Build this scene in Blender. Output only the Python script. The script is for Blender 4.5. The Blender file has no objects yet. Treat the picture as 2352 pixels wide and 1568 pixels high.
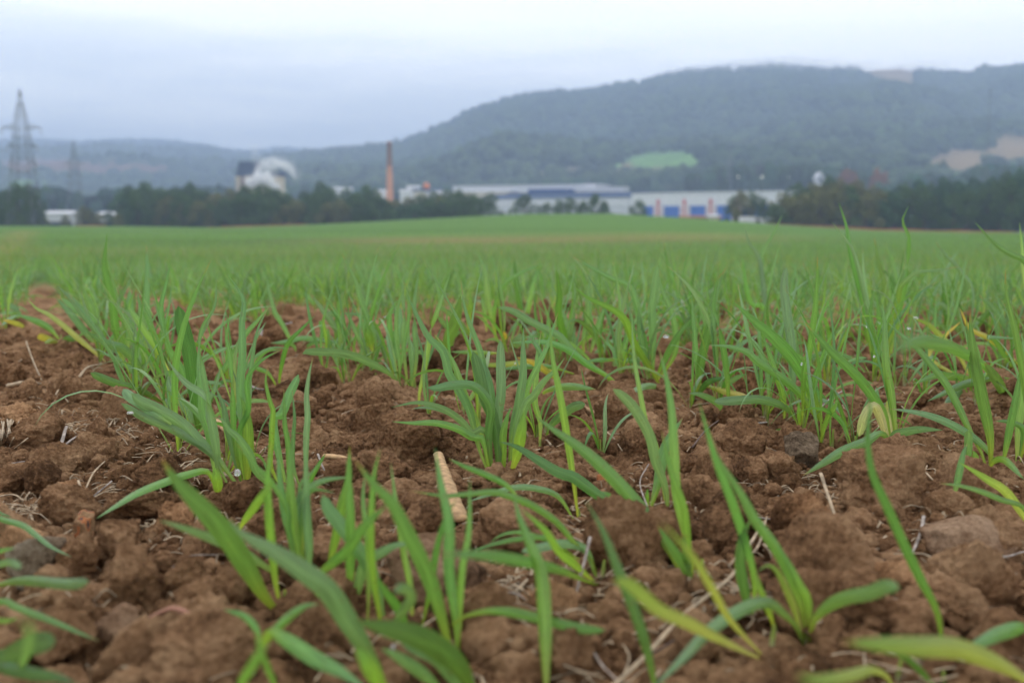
import bpy, math, random
import numpy as np
from mathutils import Vector
SC = bpy.context.scene
COL = SC.collection
R = math.radians
# ------------------------------------------------------------------ camera
CAMZ = 0.22
FD = 2614.0                                   # focal length in units of a 2352 px wide frame
PITCH = math.atan((784 - 515) / FD)
cd = bpy.data.cameras.new("camera"); cam = bpy.data.objects.new("camera", cd); COL.objects.link(cam)
cam.location = (0, 0, CAMZ); cam.rotation_euler = (math.pi / 2 - PITCH, 0, 0)
cd.sensor_width = 36; cd.lens = 36 * FD / 2352; cd.clip_start = 0.02; cd.clip_end = 20000
cd.dof.use_dof = True; cd.dof.focus_distance = 1.08; cd.dof.aperture_fstop = 7.4
SC.camera = cam
# ------------------------------------------------------------------ light
SUN_EL, SUN_AZ = R(55), R(-12)          # ahead of the camera, a little left, behind the overcast
sd = bpy.data.lights.new("sun", 'SUN'); sun = bpy.data.objects.new("sun", sd); COL.objects.link(sun)
sd.energy = 0.8; sd.angle = R(40); sd.color = (1.0, 0.96, 0.9)
sun.rotation_euler = (math.pi / 2 - SUN_EL, 0, math.pi - SUN_AZ)
W = bpy.data.worlds.new("World"); SC.world = W; W.use_nodes = True
nt = W.node_tree; nt.nodes.clear()
def N(t, typ, **kw):
    n = t.nodes.new(typ)
    for k, v in kw.items():
        if k.startswith('i_'): n.inputs[k[2:].replace('_', ' ')].default_value = v
        else: setattr(n, k, v)
    return n
def ramp(t, stops, interp='LINEAR'):
    r = t.nodes.new('ShaderNodeValToRGB'); cr = r.color_ramp; cr.interpolation = interp
    while len(cr.elements) < len(stops): cr.elements.new(0.5)
    for e, (p, c) in zip(cr.elements, stops): e.position = p; e.color = (c + (1,)) if len(c) == 3 else c
    return r
out = N(nt, 'ShaderNodeOutputWorld'); bg = N(nt, 'ShaderNodeBackground'); bg.inputs[1].default_value = 1.0
bs = N(nt, 'ShaderNodeBackground'); bs.inputs[1].default_value = 0.05
add = N(nt, 'ShaderNodeAddShader')
sky = N(nt, 'ShaderNodeTexSky', sky_type='NISHITA', sun_disc=False, sun_elevation=SUN_EL, sun_rotation=SUN_AZ)
sky.dust_density = 4
tc = N(nt, 'ShaderNodeTexCoord'); sep = N(nt, 'ShaderNodeSeparateXYZ')
nt.links.new(tc.outputs['Generated'], sep.inputs[0])
# flattened direction: the cloud deck seen in perspective
dz = N(nt, 'ShaderNodeMath', operation='ADD'); dz.inputs[1].default_value = 0.10
nt.links.new(sep.outputs[2], dz.inputs[0])
mp = N(nt, 'ShaderNodeMapping'); mp.inputs['Scale'].default_value = (1.5, 1.5, 11.0); mp.inputs['Location'].default_value = (3.3, 0.7, 0.75)
nt.links.new(tc.outputs['Generated'], mp.inputs[0])
no = N(nt, 'ShaderNodeTexNoise'); no.inputs['Scale'].default_value = 1.5; no.inputs['Detail'].default_value = 6; no.inputs['Roughness'].default_value = 0.56
nt.links.new(mp.outputs[0], no.inputs['Vector'])
# elevation + noise + brighter towards the middle
m1 = N(nt, 'ShaderNodeMath', operation='MULTIPLY_ADD'); m1.inputs[1].default_value = 0.44; 
nr = N(nt, 'ShaderNodeMapRange'); nr.inputs['From Min'].default_value = 0.34; nr.inputs['From Max'].default_value = 0.66; nr.inputs['To Min'].default_value = 0.36; nr.inputs['To Max'].default_value = 0.62; nr.interpolation_type = 'SMOOTHSTEP'
nt.links.new(no.outputs[0], nr.inputs[0]); nt.links.new(nr.outputs[0], m1.inputs[0]); nt.links.new(sep.outputs[2], m1.inputs[2])
m2 = N(nt, 'ShaderNodeMath', operation='MULTIPLY_ADD'); m2.inputs[1].default_value = 0.07
nt.links.new(sep.outputs[0], m2.inputs[0]); nt.links.new(m1.outputs[0], m2.inputs[2])
cr = ramp(nt, [(0.00, (0.44, 0.53, 0.69)), (0.13, (0.49, 0.59, 0.75)), (0.19, (0.68, 0.775, 0.90)),
               (0.27, (0.98, 1.05, 1.15)), (0.36, (1.45, 1.46, 1.47)), (0.46, (1.58, 1.57, 1.58)), (0.7, (1.19, 1.19, 1.21)), (1.0, (1.04, 1.05, 1.08))])
nt.links.new(m2.outputs[0], cr.inputs[0])
nt.links.new(cr.outputs[0], bg.inputs[0]); nt.links.new(sky.outputs[0], bs.inputs[0])
nt.links.new(bg.outputs[0], add.inputs[0]); nt.links.new(bs.outputs[0], add.inputs[1]); nt.links.new(add.outputs[0], out.inputs[0])
SC.view_settings.view_transform = 'Standard'; SC.view_settings.look = 'None'
SC.view_settings.gamma = 1; SC.view_settings.exposure = 0.0; SC.view_settings.use_curve_mapping = False
SC.render.engine = 'CYCLES'
cy = SC.cycles; cy.use_denoising = True; cy.max_bounces = 9; cy.diffuse_bounces = 3; cy.glossy_bounces = 2
cy.transmission_bounces = 4; cy.volume_bounces = 8; cy.transparent_max_bounces = 8; cy.use_adaptive_sampling = True
cy.adaptive_threshold = 0.02; cy.volume_step_rate = 4; cy.volume_max_steps = 128
# ------------------------------------------------------------------ helpers
RNG = np.random.default_rng(7); random.seed(7)
SP, CP = math.sin(PITCH), math.cos(PITCH)
def ray(dx, dy):
    a = (dx - 1176) / FD; b = (784 - dy) / FD
    return np.array([a, CP + SP * b, -SP + CP * b])
def at(dx, dy, Y):                            # a point seen at (dx,dy) of the 2352 px frame, Y metres ahead
    d = ray(dx, dy); return np.array([0, 0, CAMZ]) + d * (Y / d[1])
def at4(x, y, Y): return at(x * 0.57422, y * 0.57422, Y)
def ground_at(dx, dy, z=0.0):
    d = ray(dx, dy); k = (z - CAMZ) / d[2]; return np.array([0, 0, CAMZ]) + d * k
def proj(P):
    P = np.atleast_2d(P); q = P - np.array([0, 0, CAMZ])
    f = q[:, 1] * CP - q[:, 2] * SP; u = q[:, 1] * SP + q[:, 2] * CP
    f = np.where(np.abs(f) < 1e-6, 1e-6, f)
    return 1176 + FD * q[:, 0] / f, 784 - FD * u / f, f
def hsh(i, j, k, seed):
    with np.errstate(over='ignore'):
        h = (i.astype(np.uint32) * np.uint32(374761393)) ^ (j.astype(np.uint32) * np.uint32(668265263)) ^ (k.astype(np.uint32) * np.uint32(2147483647)) ^ np.uint32(seed * 97531 + 12345)
        h = (h ^ (h >> np.uint32(13))) * np.uint32(1274126177); h = (h ^ (h >> np.uint32(15))) * np.uint32(2246822519)
        h = h ^ (h >> np.uint32(16))
    return h.astype(np.float64) / 4294967295.0
def vnoise(P, seed=0):                        # smooth value noise 0..1 of (N,2|3) points
    P = np.asarray(P, float)
    if P.shape[1] == 2: P = np.c_[P, np.full(len(P), 0.37)]
    F = np.floor(P); f = P - F; f = f * f * (3 - 2 * f); I = F.astype(np.int64)
    r = 0
    for a in (0, 1):
        wa = f[:, 0] if a else 1 - f[:, 0]
        for b in (0, 1):
            wb = f[:, 1] if b else 1 - f[:, 1]
            for c in (0, 1):
                wc = f[:, 2] if c else 1 - f[:, 2]
                r = r + wa * wb * wc * hsh(I[:, 0] + a, I[:, 1] + b, I[:, 2] + c, seed)
    return r
def fbm(P, seed=0, oct=4, gain=0.5):
    s = 0; a = 1; t = 0; P = np.asarray(P, float)
    for o in range(oct): s = s + a * vnoise(P * 2.03 ** o + o * 7.1, seed + o); t += a; a *= gain
    return s / t
def worley(P, seed=0):                        # distance to nearest jittered cell point, and its id
    P = np.asarray(P, float)[:, :2]; F = np.floor(P).astype(np.int64); best = np.full(len(P), 9.0); idv = np.zeros(len(P))
    k = np.zeros(len(P), np.int64)
    for a in (-1, 0, 1):
        for b in (-1, 0, 1):
            gx = F[:, 0] + a; gy = F[:, 1] + b
            px = gx + hsh(gx, gy, k, seed); py = gy + hsh(gx, gy, k + 1, seed)
            d = np.hypot(P[:, 0] - px, P[:, 1] - py); m = d < best
            best = np.where(m, d, best); idv = np.where(m, hsh(gx, gy, k + 2, seed), idv)
    return best, idv
def sstep(a, b, x):
    t = np.clip((x - a) / (b - a), 0, 1); return t * t * (3 - 2 * t)
def mesh_np(name, V, F, mats=None, col=None, smooth=True, uv=None, midx=None):
    V = np.asarray(V, np.float32); F = np.asarray(F, np.int32); me = bpy.data.meshes.new(name)
    me.vertices.add(len(V)); me.vertices.foreach_set('co', V.ravel())
    n, k = F.shape; me.loops.add(n * k); me.loops.foreach_set('vertex_index', F.ravel())
    me.polygons.add(n); me.polygons.foreach_set('loop_start', np.arange(0, n * k, k, dtype=np.int32))
    me.polygons.foreach_set('loop_total', np.full(n, k, np.int32))
    if smooth: me.polygons.foreach_set('use_smooth', np.ones(n, bool))
    if midx is not None: me.polygons.foreach_set('material_index', np.asarray(midx, np.int32))
    if col is not None:
        c = np.c_[np.asarray(col, np.float32), np.ones(len(V), np.float32)]
        at_ = me.color_attributes.new('Col', 'FLOAT_COLOR', 'POINT'); at_.data.foreach_set('color', c.astype(np.float32).ravel())
    if uv is not None:
        l = me.uv_layers.new(name='UVMap'); l.data.foreach_set('uv', np.asarray(uv, np.float32)[F.ravel()].ravel())
    me.update(calc_edges=True)
    for m in (mats if isinstance(mats, (list, tuple)) else [mats]):
        if m: me.materials.append(m)
    return me
def link(name, data, parent=None, loc=None):
    o = bpy.data.objects.new(name, data); COL.objects.link(o)
    if parent: o.parent = parent
    if loc is not None: o.location = loc
    return o
def tag(o, label=None, cat=None, group=None, kind=None):
    if label: o['label'] = label
    if cat: o['category'] = cat
    if group: o['group'] = group
    if kind: o['kind'] = kind
    return o
def empty(name, loc=(0, 0, 0), label=None, cat=None, group=None):
    o = bpy.data.objects.new(name, None); COL.objects.link(o); o.location = loc; o.empty_display_size = 0.1
    return tag(o, label, cat, group)
class MB:                                     # collects pieces of one mesh
    def __init__(s): s.V = []; s.F = []; s.n = 0
    def add(s, V, F):
        V = np.asarray(V, float); s.V.append(V)
        for f in F: s.F.append([i + s.n for i in f])
        s.n += len(V)
    def box(s, x0, x1, y0, y1, z0, z1):
        s.add([(x0, y0, z0), (x1, y0, z0), (x1, y1, z0), (x0, y1, z0), (x0, y0, z1), (x1, y0, z1), (x1, y1, z1), (x0, y1, z1)],
              [(0, 3, 2, 1), (4, 5, 6, 7), (0, 1, 5, 4), (1, 2, 6, 5), (2, 3, 7, 6), (3, 0, 4, 7)])
    def bar(s, a, b, r, r2=None, n=4):
        a = Vector(a); b = Vector(b); d = (b - a).normalized(); r2 = r if r2 is None else r2
        u = d.cross(Vector((0, 0, 1)) if abs(d.z) < .9 else Vector((1, 0, 0))).normalized(); v = d.cross(u)
        P = [a + (u * math.cos(t) + v * math.sin(t)) * r for t in [2 * math.pi * (i + .5) / n for i in range(n)]]
        Q = [b + (u * math.cos(t) + v * math.sin(t)) * r2 for t in [2 * math.pi * (i + .5) / n for i in range(n)]]
        s.add([tuple(p) for p in P + Q], [(i, (i + 1) % n, n + (i + 1) % n, n + i) for i in range(n)] + [tuple(range(n))[::-1], tuple(range(n, 2 * n))])
    def prism(s, P, y0, y1):                  # polygon in xz extruded along y
        n = len(P); s.add([(x, y0, z) for x, z in P] + [(x, y1, z) for x, z in P],
              [(i, (i + 1) % n, n + (i + 1) % n, n + i) for i in range(n)] + [tuple(range(n))[::-1], tuple(range(n, 2 * n))])
    def build(s, name, mat, parent=None, smooth=False, loc=None):
        me = bpy.data.meshes.new(name); me.from_pydata([tuple(v) for v in np.vstack(s.V)], [], s.F)
        if smooth: me.polygons.foreach_set('use_smooth', [True] * len(me.polygons))
        me.materials.append(mat); me.update()
        return link(name, me, parent, loc)
_ico = {}
def ico(sub):
    if sub not in _ico:
        import bmesh
        b = bmesh.new(); bmesh.ops.create_icosphere(b, subdivisions=sub, radius=1.0)
        _ico[sub] = (np.array([v.co[:] for v in b.verts]), np.array([[v.index for v in f.verts] for f in b.faces])); b.free()
    return _ico[sub]
# ------------------------------------------------------------------ materials
def newmat(name):
    m = bpy.data.materials.new(name); m.use_nodes = True; t = m.node_tree; return m, t, t.nodes['Principled BSDF']
def plain(name, c, rough=0.8, var=0.12, scale=1.0, metal=0.0, spec=0.3):
    m, t, b = newmat(name); n = N(t, 'ShaderNodeTexNoise'); n.inputs['Scale'].default_value = scale; n.inputs['Detail'].default_value = 4
    g = N(t, 'ShaderNodeTexCoord'); t.links.new(g.outputs['Object'], n.inputs['Vector'])
    r = ramp(t, [(0.3, tuple(v * (1 - var) for v in c)), (0.7, tuple(min(1, v * (1 + var)) for v in c))])
    t.links.new(n.outputs[0], r.inputs[0]); t.links.new(r.outputs[0], b.inputs['Base Color'])
    b.inputs['Roughness'].default_value = rough; b.inputs['Metallic'].default_value = metal; b.inputs['Specular IOR Level'].default_value = spec
    return m
def colmat(name, rough=0.9, scale=0.5, lo=0.8, hi=1.2, spec=0.2, bump=None, transl=0.0):
    m, t, b = newmat(name); a = N(t, 'ShaderNodeVertexColor', layer_name='Col')
    n = N(t, 'ShaderNodeTexNoise'); n.inputs['Scale'].default_value = scale; n.inputs['Detail'].default_value = 5; n.inputs['Roughness'].default_value = 0.6
    g = N(t, 'ShaderNodeTexCoord'); t.links.new(g.outputs['Object'], n.inputs['Vector'])
    mr = N(t, 'ShaderNodeMapRange'); mr.inputs['From Min'].default_value = 0.3; mr.inputs['From Max'].default_value = 0.7
    mr.inputs['To Min'].default_value = lo; mr.inputs['To Max'].default_value = hi
    t.links.new(n.outputs[0], mr.inputs[0])
    x = N(t, 'ShaderNodeVectorMath', operation='SCALE'); t.links.new(a.outputs[0], x.inputs[0]); t.links.new(mr.outputs[0], x.inputs['Scale'])
    t.links.new(x.outputs[0], b.inputs['Base Color']); b.inputs['Roughness'].default_value = rough; b.inputs['Specular IOR Level'].default_value = spec
    if bump:
        bn = N(t, 'ShaderNodeTexNoise'); bn.inputs['Scale'].default_value = bump[0]; bn.inputs['Detail'].default_value = 6; bn.inputs['Roughness'].default_value = 0.65
        t.links.new(g.outputs['Object'], bn.inputs['Vector']); bp = N(t, 'ShaderNodeBump'); bp.inputs['Distance'].default_value = bump[1]; bp.inputs['Strength'].default_value = 0.8
        t.links.new(bn.outputs[0], bp.inputs['Height']); t.links.new(bp.outputs[0], b.inputs['Normal'])
    return m
SOIL_LO, SOIL_MD, SOIL_HI = (0.130, 0.066, 0.031), (0.41, 0.225, 0.112), (0.66, 0.410, 0.225)
def soilmat(name, tint=(1, 1, 1)):
    """moist crumbly red-brown earth; a vertex colour carries plant cover where there is any"""
    m, t, b = newmat(name); g = N(t, 'ShaderNodeNewGeometry')
    def noise(s, d=6, ro=0.6):
        n = N(t, 'ShaderNodeTexNoise'); n.inputs['Scale'].default_value = s; n.inputs['Detail'].default_value = d; n.inputs['Roughness'].default_value = ro
        t.links.new(g.outputs['Position'], n.inputs['Vector']); return n
    n1, n2, n3 = noise(22), noise(230, 8, 0.75), noise(5, 3)
    ad = N(t, 'ShaderNodeMath', operation='ADD'); t.links.new(n1.outputs[0], ad.inputs[0]); t.links.new(n2.outputs[0], ad.inputs[1])
    ad2 = N(t, 'ShaderNodeMath', operation='MULTIPLY_ADD'); ad2.inputs[1].default_value = 0.7; t.links.new(n3.outputs[0], ad2.inputs[0]); t.links.new(ad.outputs[0], ad2.inputs[2])
    mu = N(t, 'ShaderNodeMath', operation='MULTIPLY'); mu.inputs[1].default_value = 1 / 2.7; t.links.new(ad2.outputs[0], mu.inputs[0])
    sc_ = lambda c: tuple(a * q for a, q in zip(c, tint))
    r = ramp(t, [(0.42, sc_(SOIL_LO)), (0.50, sc_(SOIL_MD)), (0.585, sc_(SOIL_HI))])
    t.links.new(mu.outputs[0], r.inputs[0])
    t.links.new(r.outputs[0], b.inputs['Base Color'])
    b.inputs['Roughness'].default_value = 0.95; b.inputs['Specular IOR Level'].default_value = 0.12
    v1, v2 = noise(330, 8, 0.8), noise(75, 6, 0.7)
    b1 = N(t, 'ShaderNodeBump'); b1.inputs['Distance'].default_value = 0.006; b1.inputs['Strength'].default_value = 1.0; t.links.new(v1.outputs[0], b1.inputs['Height'])
    b2 = N(t, 'ShaderNodeBump'); b2.inputs['Distance'].default_value = 0.016; b2.inputs['Strength'].default_value = 1.0; t.links.new(v2.outputs[0], b2.inputs['Height'])
    t.links.new(b2.outputs[0], b1.inputs['Normal']); t.links.new(b1.outputs[0], b.inputs['Normal'])
    return m, t, b, r
# ------------------------------------------------------------------ the ground
EDGE_U = np.array([0, 300, 500, 700, 900, 1100, 1200, 1400, 1600, 1800, 2000, 2352])
EDGE_Y = np.array([519, 520, 523, 517, 507, 497, 492, 491, 502, 517, 529, 536])
YE = 150.0
_eu = [(x - 1176) / FD for x in EDGE_U]; _ez = [at(x, y, YE)[2] for x, y in zip(EDGE_U, EDGE_Y)]
FLOOR = -4.0
def far_z(x, y):
    """large shape of the field: flat here, a low knoll ahead, then down to the valley floor"""
    u = x / np.maximum(y, 1.0); e = np.interp(u, _eu, _ez)
    dip = np.interp(y, [0, 2.5, 5, 8, 12, 20, 30, 45, 70, 100], [0, 0, -.08, -.18, -.26, -.32, -.31, -.20, -.05, 0])
    z = dip + e * (0.62 * sstep(34, 115, y) + 0.38 * sstep(95, YE, y))
    drop = sstep(YE, YE + 60, y); z = z * (1 - drop) + (FLOOR) * drop
    return np.where(y < 1, 0, z)
def micro(P, detail=1.0):
    P = np.asarray(P, float)[:, :2]
    h = (fbm(P * 6.5, 11, 2) - .5) * 0.024
    for s, a, sd in ((12.0, 0.010, 21), (25.0, 0.012, 22), (55.0, 0.0075, 23), (120.0, 0.0038, 24)):
        warp = np.c_[vnoise(P * s * .9, sd + 50), vnoise(P * s * .9 + 9, sd + 60)] * 0.9
        d, i = worley(P * s + warp, sd); h = h + a * (0.4 + 0.9 * i) * np.sqrt(np.clip(1 - (d / 0.66) ** 2, 0, 1)) - a * .5
    h = h + (fbm(P * 220, 31, 3) - .5) * 0.0028
    return h * detail * .82
def ground_z(x, y):
    x = np.atleast_1d(np.asarray(x, float)); y = np.atleast_1d(np.asarray(y, float)); r = np.hypot(x, y)
    z = far_z(x, y); near = r < 9
    if near.any():
        w = 1 - sstep(6, 9, r[near]); z[near] = z[near] + micro(np.c_[x[near], y[near]]) * w
    return z
def axis(lo, fine0, fine1, hi, step, g):
    a = [fine0]; 
    while a[-1] < fine1: a.append(a[-1] + step)
    s = step
    while a[-1] < hi: s *= g; a.append(a[-1] + s)
    b = []; s = step; c = fine0
    while c > lo: s *= g; c -= s; b.append(c)
    return np.array(b[::-1] + a)
gx = axis(-9000, -0.75, 0.95, 9000, 0.0026, 1.038)
gy = axis(-60, 0.42, 1.9, 9000, 0.0026, 1.023)
nx, ny = len(gx), len(gy)
X, Y = np.meshgrid(gx, gy); P2 = np.c_[X.ravel(), Y.ravel()]
Z = ground_z(P2[:, 0], P2[:, 1])
idx = np.arange(nx * ny).reshape(ny, nx)
F = np.c_[idx[:-1, :-1].ravel(), idx[:-1, 1:].ravel(), idx[1:, 1:].ravel(), idx[1:, :-1].ravel()]
# cover: 0 bare soil .. 1 closed green crop (real change along the field: the crop closes over the soil further out)
r = np.hypot(P2[:, 0], P2[:, 1])
grow = sstep(5.0, 9.5, r) * (P2[:, 1] > 0)
px_, py_, _f = proj(np.c_[P2, Z])
bare = np.exp(-((P2[:, 1] - (37 + 0.45 * P2[:, 0])) / 6.0) ** 2) * sstep(-9, -3, P2[:, 0]) * (1 - sstep(5, 13, P2[:, 0])) * (0.05 + 1.0 * vnoise(P2 * (0.16, 0.1), 5))
bare2 = np.exp(-((P2[:, 1] - 24) / 4) ** 2) * sstep(-18, -12, -np.abs(P2[:, 0] + 12)) * 0.3 * vnoise(P2 * .2, 8)
track = np.exp(-((P2[:, 0] + 0.414 * P2[:, 1] + 0.75) / 0.35) ** 2) * (P2[:, 1] < 60)
cover = np.clip(grow * (1 - 0.75 * bare - bare2 - 0.5 * track), 0, 1)
cover = np.where((P2[:, 1] > YE + 45) & (P2[:, 1] < 5000), 0.8, cover)
ME_G = None
m, t, b, rr = soilmat('tilled_soil_and_crop')
a = N(t, 'ShaderNodeVertexColor', layer_name='Col'); g = N(t, 'ShaderNodeNewGeometry')
def posnoise(sx, sy, det=4, sc=1.0):
    mpn = N(t, 'ShaderNodeMapping'); mpn.inputs['Scale'].default_value = (sx, sy, 1); t.links.new(g.outputs['Position'], mpn.inputs[0])
    n = N(t, 'ShaderNodeTexNoise'); n.inputs['Scale'].default_value = sc; n.inputs['Detail'].default_value = det; n.inputs['Roughness'].default_value = .6
    t.links.new(mpn.outputs[0], n.inputs['Vector']); return n
na, nb = posnoise(.035, .16), posnoise(2.2, 2.2)
ad = N(t, 'ShaderNodeMath', operation='MULTIPLY_ADD'); ad.inputs[1].default_value = 1.4; t.links.new(na.outputs[0], ad.inputs[0]); t.links.new(nb.outputs[0], ad.inputs[2])
mu = N(t, 'ShaderNodeMath', operation='MULTIPLY'); mu.inputs[1].default_value = 1 / 2.4; t.links.new(ad.outputs[0], mu.inputs[0])
gr = ramp(t, [(0.36, (0.078, 0.145, 0.040)), (0.5, (0.096, 0.190, 0.048)), (0.64, (0.118, 0.230, 0.060))]); t.links.new(mu.outputs[0], gr.inputs[0])
mix = N(t, 'ShaderNodeMixRGB'); t.links.new(a.outputs[0], mix.inputs[0]); t.links.new(rr.outputs[0], mix.inputs[1]); t.links.new(gr.outputs[0], mix.inputs[2])
t.links.new(mix.outputs[0], b.inputs['Base Color'])
ME_G = mesh_np('ground', np.c_[P2, Z], F, m, col=np.c_[cover, cover, cover])
tag(link('ground', ME_G), kind='structure')
# ------------------------------------------------------------------ hills
LAND = {'forest': (0.028, 0.052, 0.020), 'forest2': (0.062, 0.078, 0.030), 'meadow': (0.145, 0.270, 0.085), 'tan': (0.26, 0.19, 0.105), 'dry': (0.20, 0.165, 0.09), 'rust': (0.17, 0.09, 0.06)}
def inpoly(x, y, poly):
    c = np.zeros(len(x), bool); n = len(poly)
    for i in range(n):
        x1, y1 = poly[i]; x2, y2 = poly[(i + 1) % n]
        if y1 != y2: c ^= ((y1 > y) != (y2 > y)) & (x < (x2 - x1) * (y - y1) / (y2 - y1) + x1)
    return c
PARCELS = [([(1385, 397), (1430, 370), (1460, 357), (1495, 350), (1570, 348), (1620, 362), (1650, 386), (1615, 397), (1500, 393)], 'meadow'),
    ([(1390, 400), (1445, 370), (1458, 388), (1500, 387), (1610, 393), (1640, 402), (1520, 404)], 'dry'),
    ([(1250, 392), (1330, 380), (1395, 389), (1390, 397), (1300, 399), (1200, 404), (1190, 400)], 'dry'),
    ([(2105, 385), (2145, 358), (2190, 342), (2240, 345), (2272, 362), (2262, 398), (2190, 406), (2130, 402)], 'tan'),
    ([(2250, 370), (2280, 325), (2320, 305), (2380, 312), (2450, 335), (2450, 375), (2330, 378), (2290, 376)], 'tan'),
    ([(1720, 370), (1745, 350), (1780, 342), (1760, 360), (1730, 376)], 'tan'),
    ([(1965, 166), (2010, 156), (2070, 157), (2110, 165), (2095, 200), (2060, 196), (2010, 186)], 'tan'),
    ([(0, 372), (120, 366), (230, 378), (330, 378), (420, 388), (300, 396), (150, 392), (0, 394)], 'rust'),
    ([(0, 420), (60, 415), (130, 420), (110, 432), (0, 434)], 'meadow')]
def hill(name, us, ys, Y0, Y1, gexp, seed, label_parcels=True, zb=0):
    us = np.asarray(us, float); ys = np.asarray(ys, float)
    nu, nv = 340, 150
    u = np.linspace(us[0], us[-1], nu); v = np.r_[np.linspace(0, 1, nv), np.linspace(1.03, 1.5, 20)]
    U, V = np.meshgrid(u, v); Yw = Y0 + (Y1 - Y0) * V
    top = np.interp(U, us, ys); uu = (U - 1176) / FD
    Hr = np.array([at(1176, y, Y1)[2] for y in np.linspace(100, 540, 200)]); H = np.interp(top.ravel(), np.linspace(100, 540, 200), Hr).reshape(top.shape)
    Xw = uu * Yw * 1.0
    p = np.c_[Xw.ravel(), Yw.ravel()]
    spur = (fbm(p * 0.0042, seed, 4) - .5).reshape(U.shape)
    vv = np.clip(V, 0, 1); z = FLOOR - 8 + (H - FLOOR + 8) * np.clip(vv + spur * 0.42 * np.sin(vv * math.pi), 0, 1.0) ** gexp
    z = np.where(V > 1, H * (1 - 1.2 * (V - 1)), z) + (fbm(p * .05, seed + 9, 3).reshape(U.shape) - .5) * 9 * np.clip(vv * 6, 0, 1)
    Vt = np.c_[p, z.ravel()]; rows, cols = U.shape; ix = np.arange(rows * cols).reshape(rows, cols)
    F = np.c_[ix[:-1, :-1].ravel(), ix[:-1, 1:].ravel(), ix[1:, 1:].ravel(), ix[1:, :-1].ravel()]
    dx, dy, _ = proj(Vt)
    n1 = fbm(p * 0.011, seed + 20, 4)[:, None]; c = np.array(LAND['forest']) * (1 - n1) + np.array(LAND['forest2']) * n1
    c = c * (0.75 + 0.5 * fbm(p * .06, seed + 31, 3)[:, None])
    dryp = (vnoise(p * 0.02, seed + 40) > 0.93) & (V.ravel() < .95); c[dryp] = np.array(LAND['dry']) * .55
    parcel = np.zeros(len(p), bool); wob = (vnoise(p * .03, 3) - .5) * 9
    for poly, k in PARCELS:
        q = inpoly(dx + wob, dy + wob * .4, poly); q &= V.ravel() < 1.02
        c[q] = LAND[k]; parcel |= q
    me = mesh_np(name, Vt, F, MAT_HILL, col=c); tag(link(name, me), kind='structure')
    return Vt, (~parcel & ~dryp), V.ravel(), U.ravel(), z, c
MAT_HILL = colmat('hillside_cover', scale=0.03, lo=.8, hi=1.2, spec=0.0, rough=1.0)
h1 = hill('hill', [560, 640, 700, 760, 870, 930, 1000, 1050, 1080, 1120, 1180, 1280, 1300, 1400, 1480, 1540, 1640, 1780, 1900, 1980, 2050, 2110, 2150, 2250, 2352, 2700, 3100],
          [372, 358, 355, 350, 340, 331, 303, 280, 262, 246, 229, 213, 217, 203, 188, 171, 163, 156, 164, 163, 160, 164, 170, 162, 154, 150, 180], 640, 2200, 1.15, 3)
h2 = hill('hill', [-900, -400, -60, 0, 60, 130, 200, 260, 340, 420, 480, 540, 620, 655, 690, 760, 900, 1000],
          [330, 305, 326, 328, 320, 326, 330, 326, 324, 328, 337, 349, 352, 345, 350, 362, 375, 380], 800, 3900, 1.05, 8)
h3 = hill('hill', [300, 500, 600, 660, 760, 860, 960, 1100], [350, 346, 342, 338, 343, 338, 342, 352], 3000, 4500, 1.0, 15)
# wooded cover on the hills: thousands of crowns, one mass
def blobs(name, P, Sx, Sz, C, mat, seed, sub=1, rough=.35):
    V0, F0 = ico(sub); n = len(P); k = len(V0)
    rg = np.random.default_rng(seed); V = np.repeat(V0[None], n, 0)
    V = V * (1 + rough * (rg.random((n, k, 1)) - .5) * 2)
    a = rg.random(n) * 6.28; ca, sa = np.cos(a)[:, None], np.sin(a)[:, None]
    x = V[..., 0] * ca - V[..., 1] * sa; y = V[..., 0] * sa + V[..., 1] * ca
    V = np.stack([x * Sx[:, None], y * Sx[:, None], V[..., 2] * Sz[:, None]], -1) + P[:, None, :]
    F = (F0[None] + (np.arange(n) * k)[:, None, None]).reshape(-1, 3)
    C = np.repeat(C, k, 0)
    return link(name, mesh_np(name, V.reshape(-1, 3), F, mat, col=C, smooth=False))
MAT_WOOD = colmat('woodland_leaves', scale=0.25, lo=.7, hi=1.3, spec=0.0, rough=1.0)
PP, SX, SZ, CC = [], [], [], []
for hh, cnt, lo, hi in ((h1, 15000, 0.02, 1.02), (h2, 8000, 0.02, 1.02), (h3, 1500, .2, 1.0)):
    Vt, ok, vv, uu, zz, c = hh; cand = np.where(ok & (vv > lo) & (vv < hi))[0]
    dxp, _, _ = proj(Vt[cand]); cand = cand[(dxp > -500) & (dxp < 2800)]
    s = RNG.choice(cand, min(cnt, len(cand) * 3)); j = RNG.normal(0, 4, (len(s), 3)); j[:, 2] = 0
    PP.append(Vt[s] + j + [0, 0, 3.0]); q = RNG.uniform(5, 8.5, len(s)); SX.append(q); SZ.append(q * RNG.uniform(.7, 1.15, len(s)))
    CC.append(c[s] * RNG.uniform(.4, 1.7, (len(s), 1)) * (.55 + .9 * fbm(Vt[s][:, :2] * .02, 77, 3)[:, None]))
o = blobs('hillside_wood', np.vstack(PP), np.concatenate(SX), np.concatenate(SZ), np.vstack(CC), MAT_WOOD, 5)
tag(o, 'dark blue-green woodland covering the hazy hillsides behind the factory', 'woodland', kind='stuff')
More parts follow.
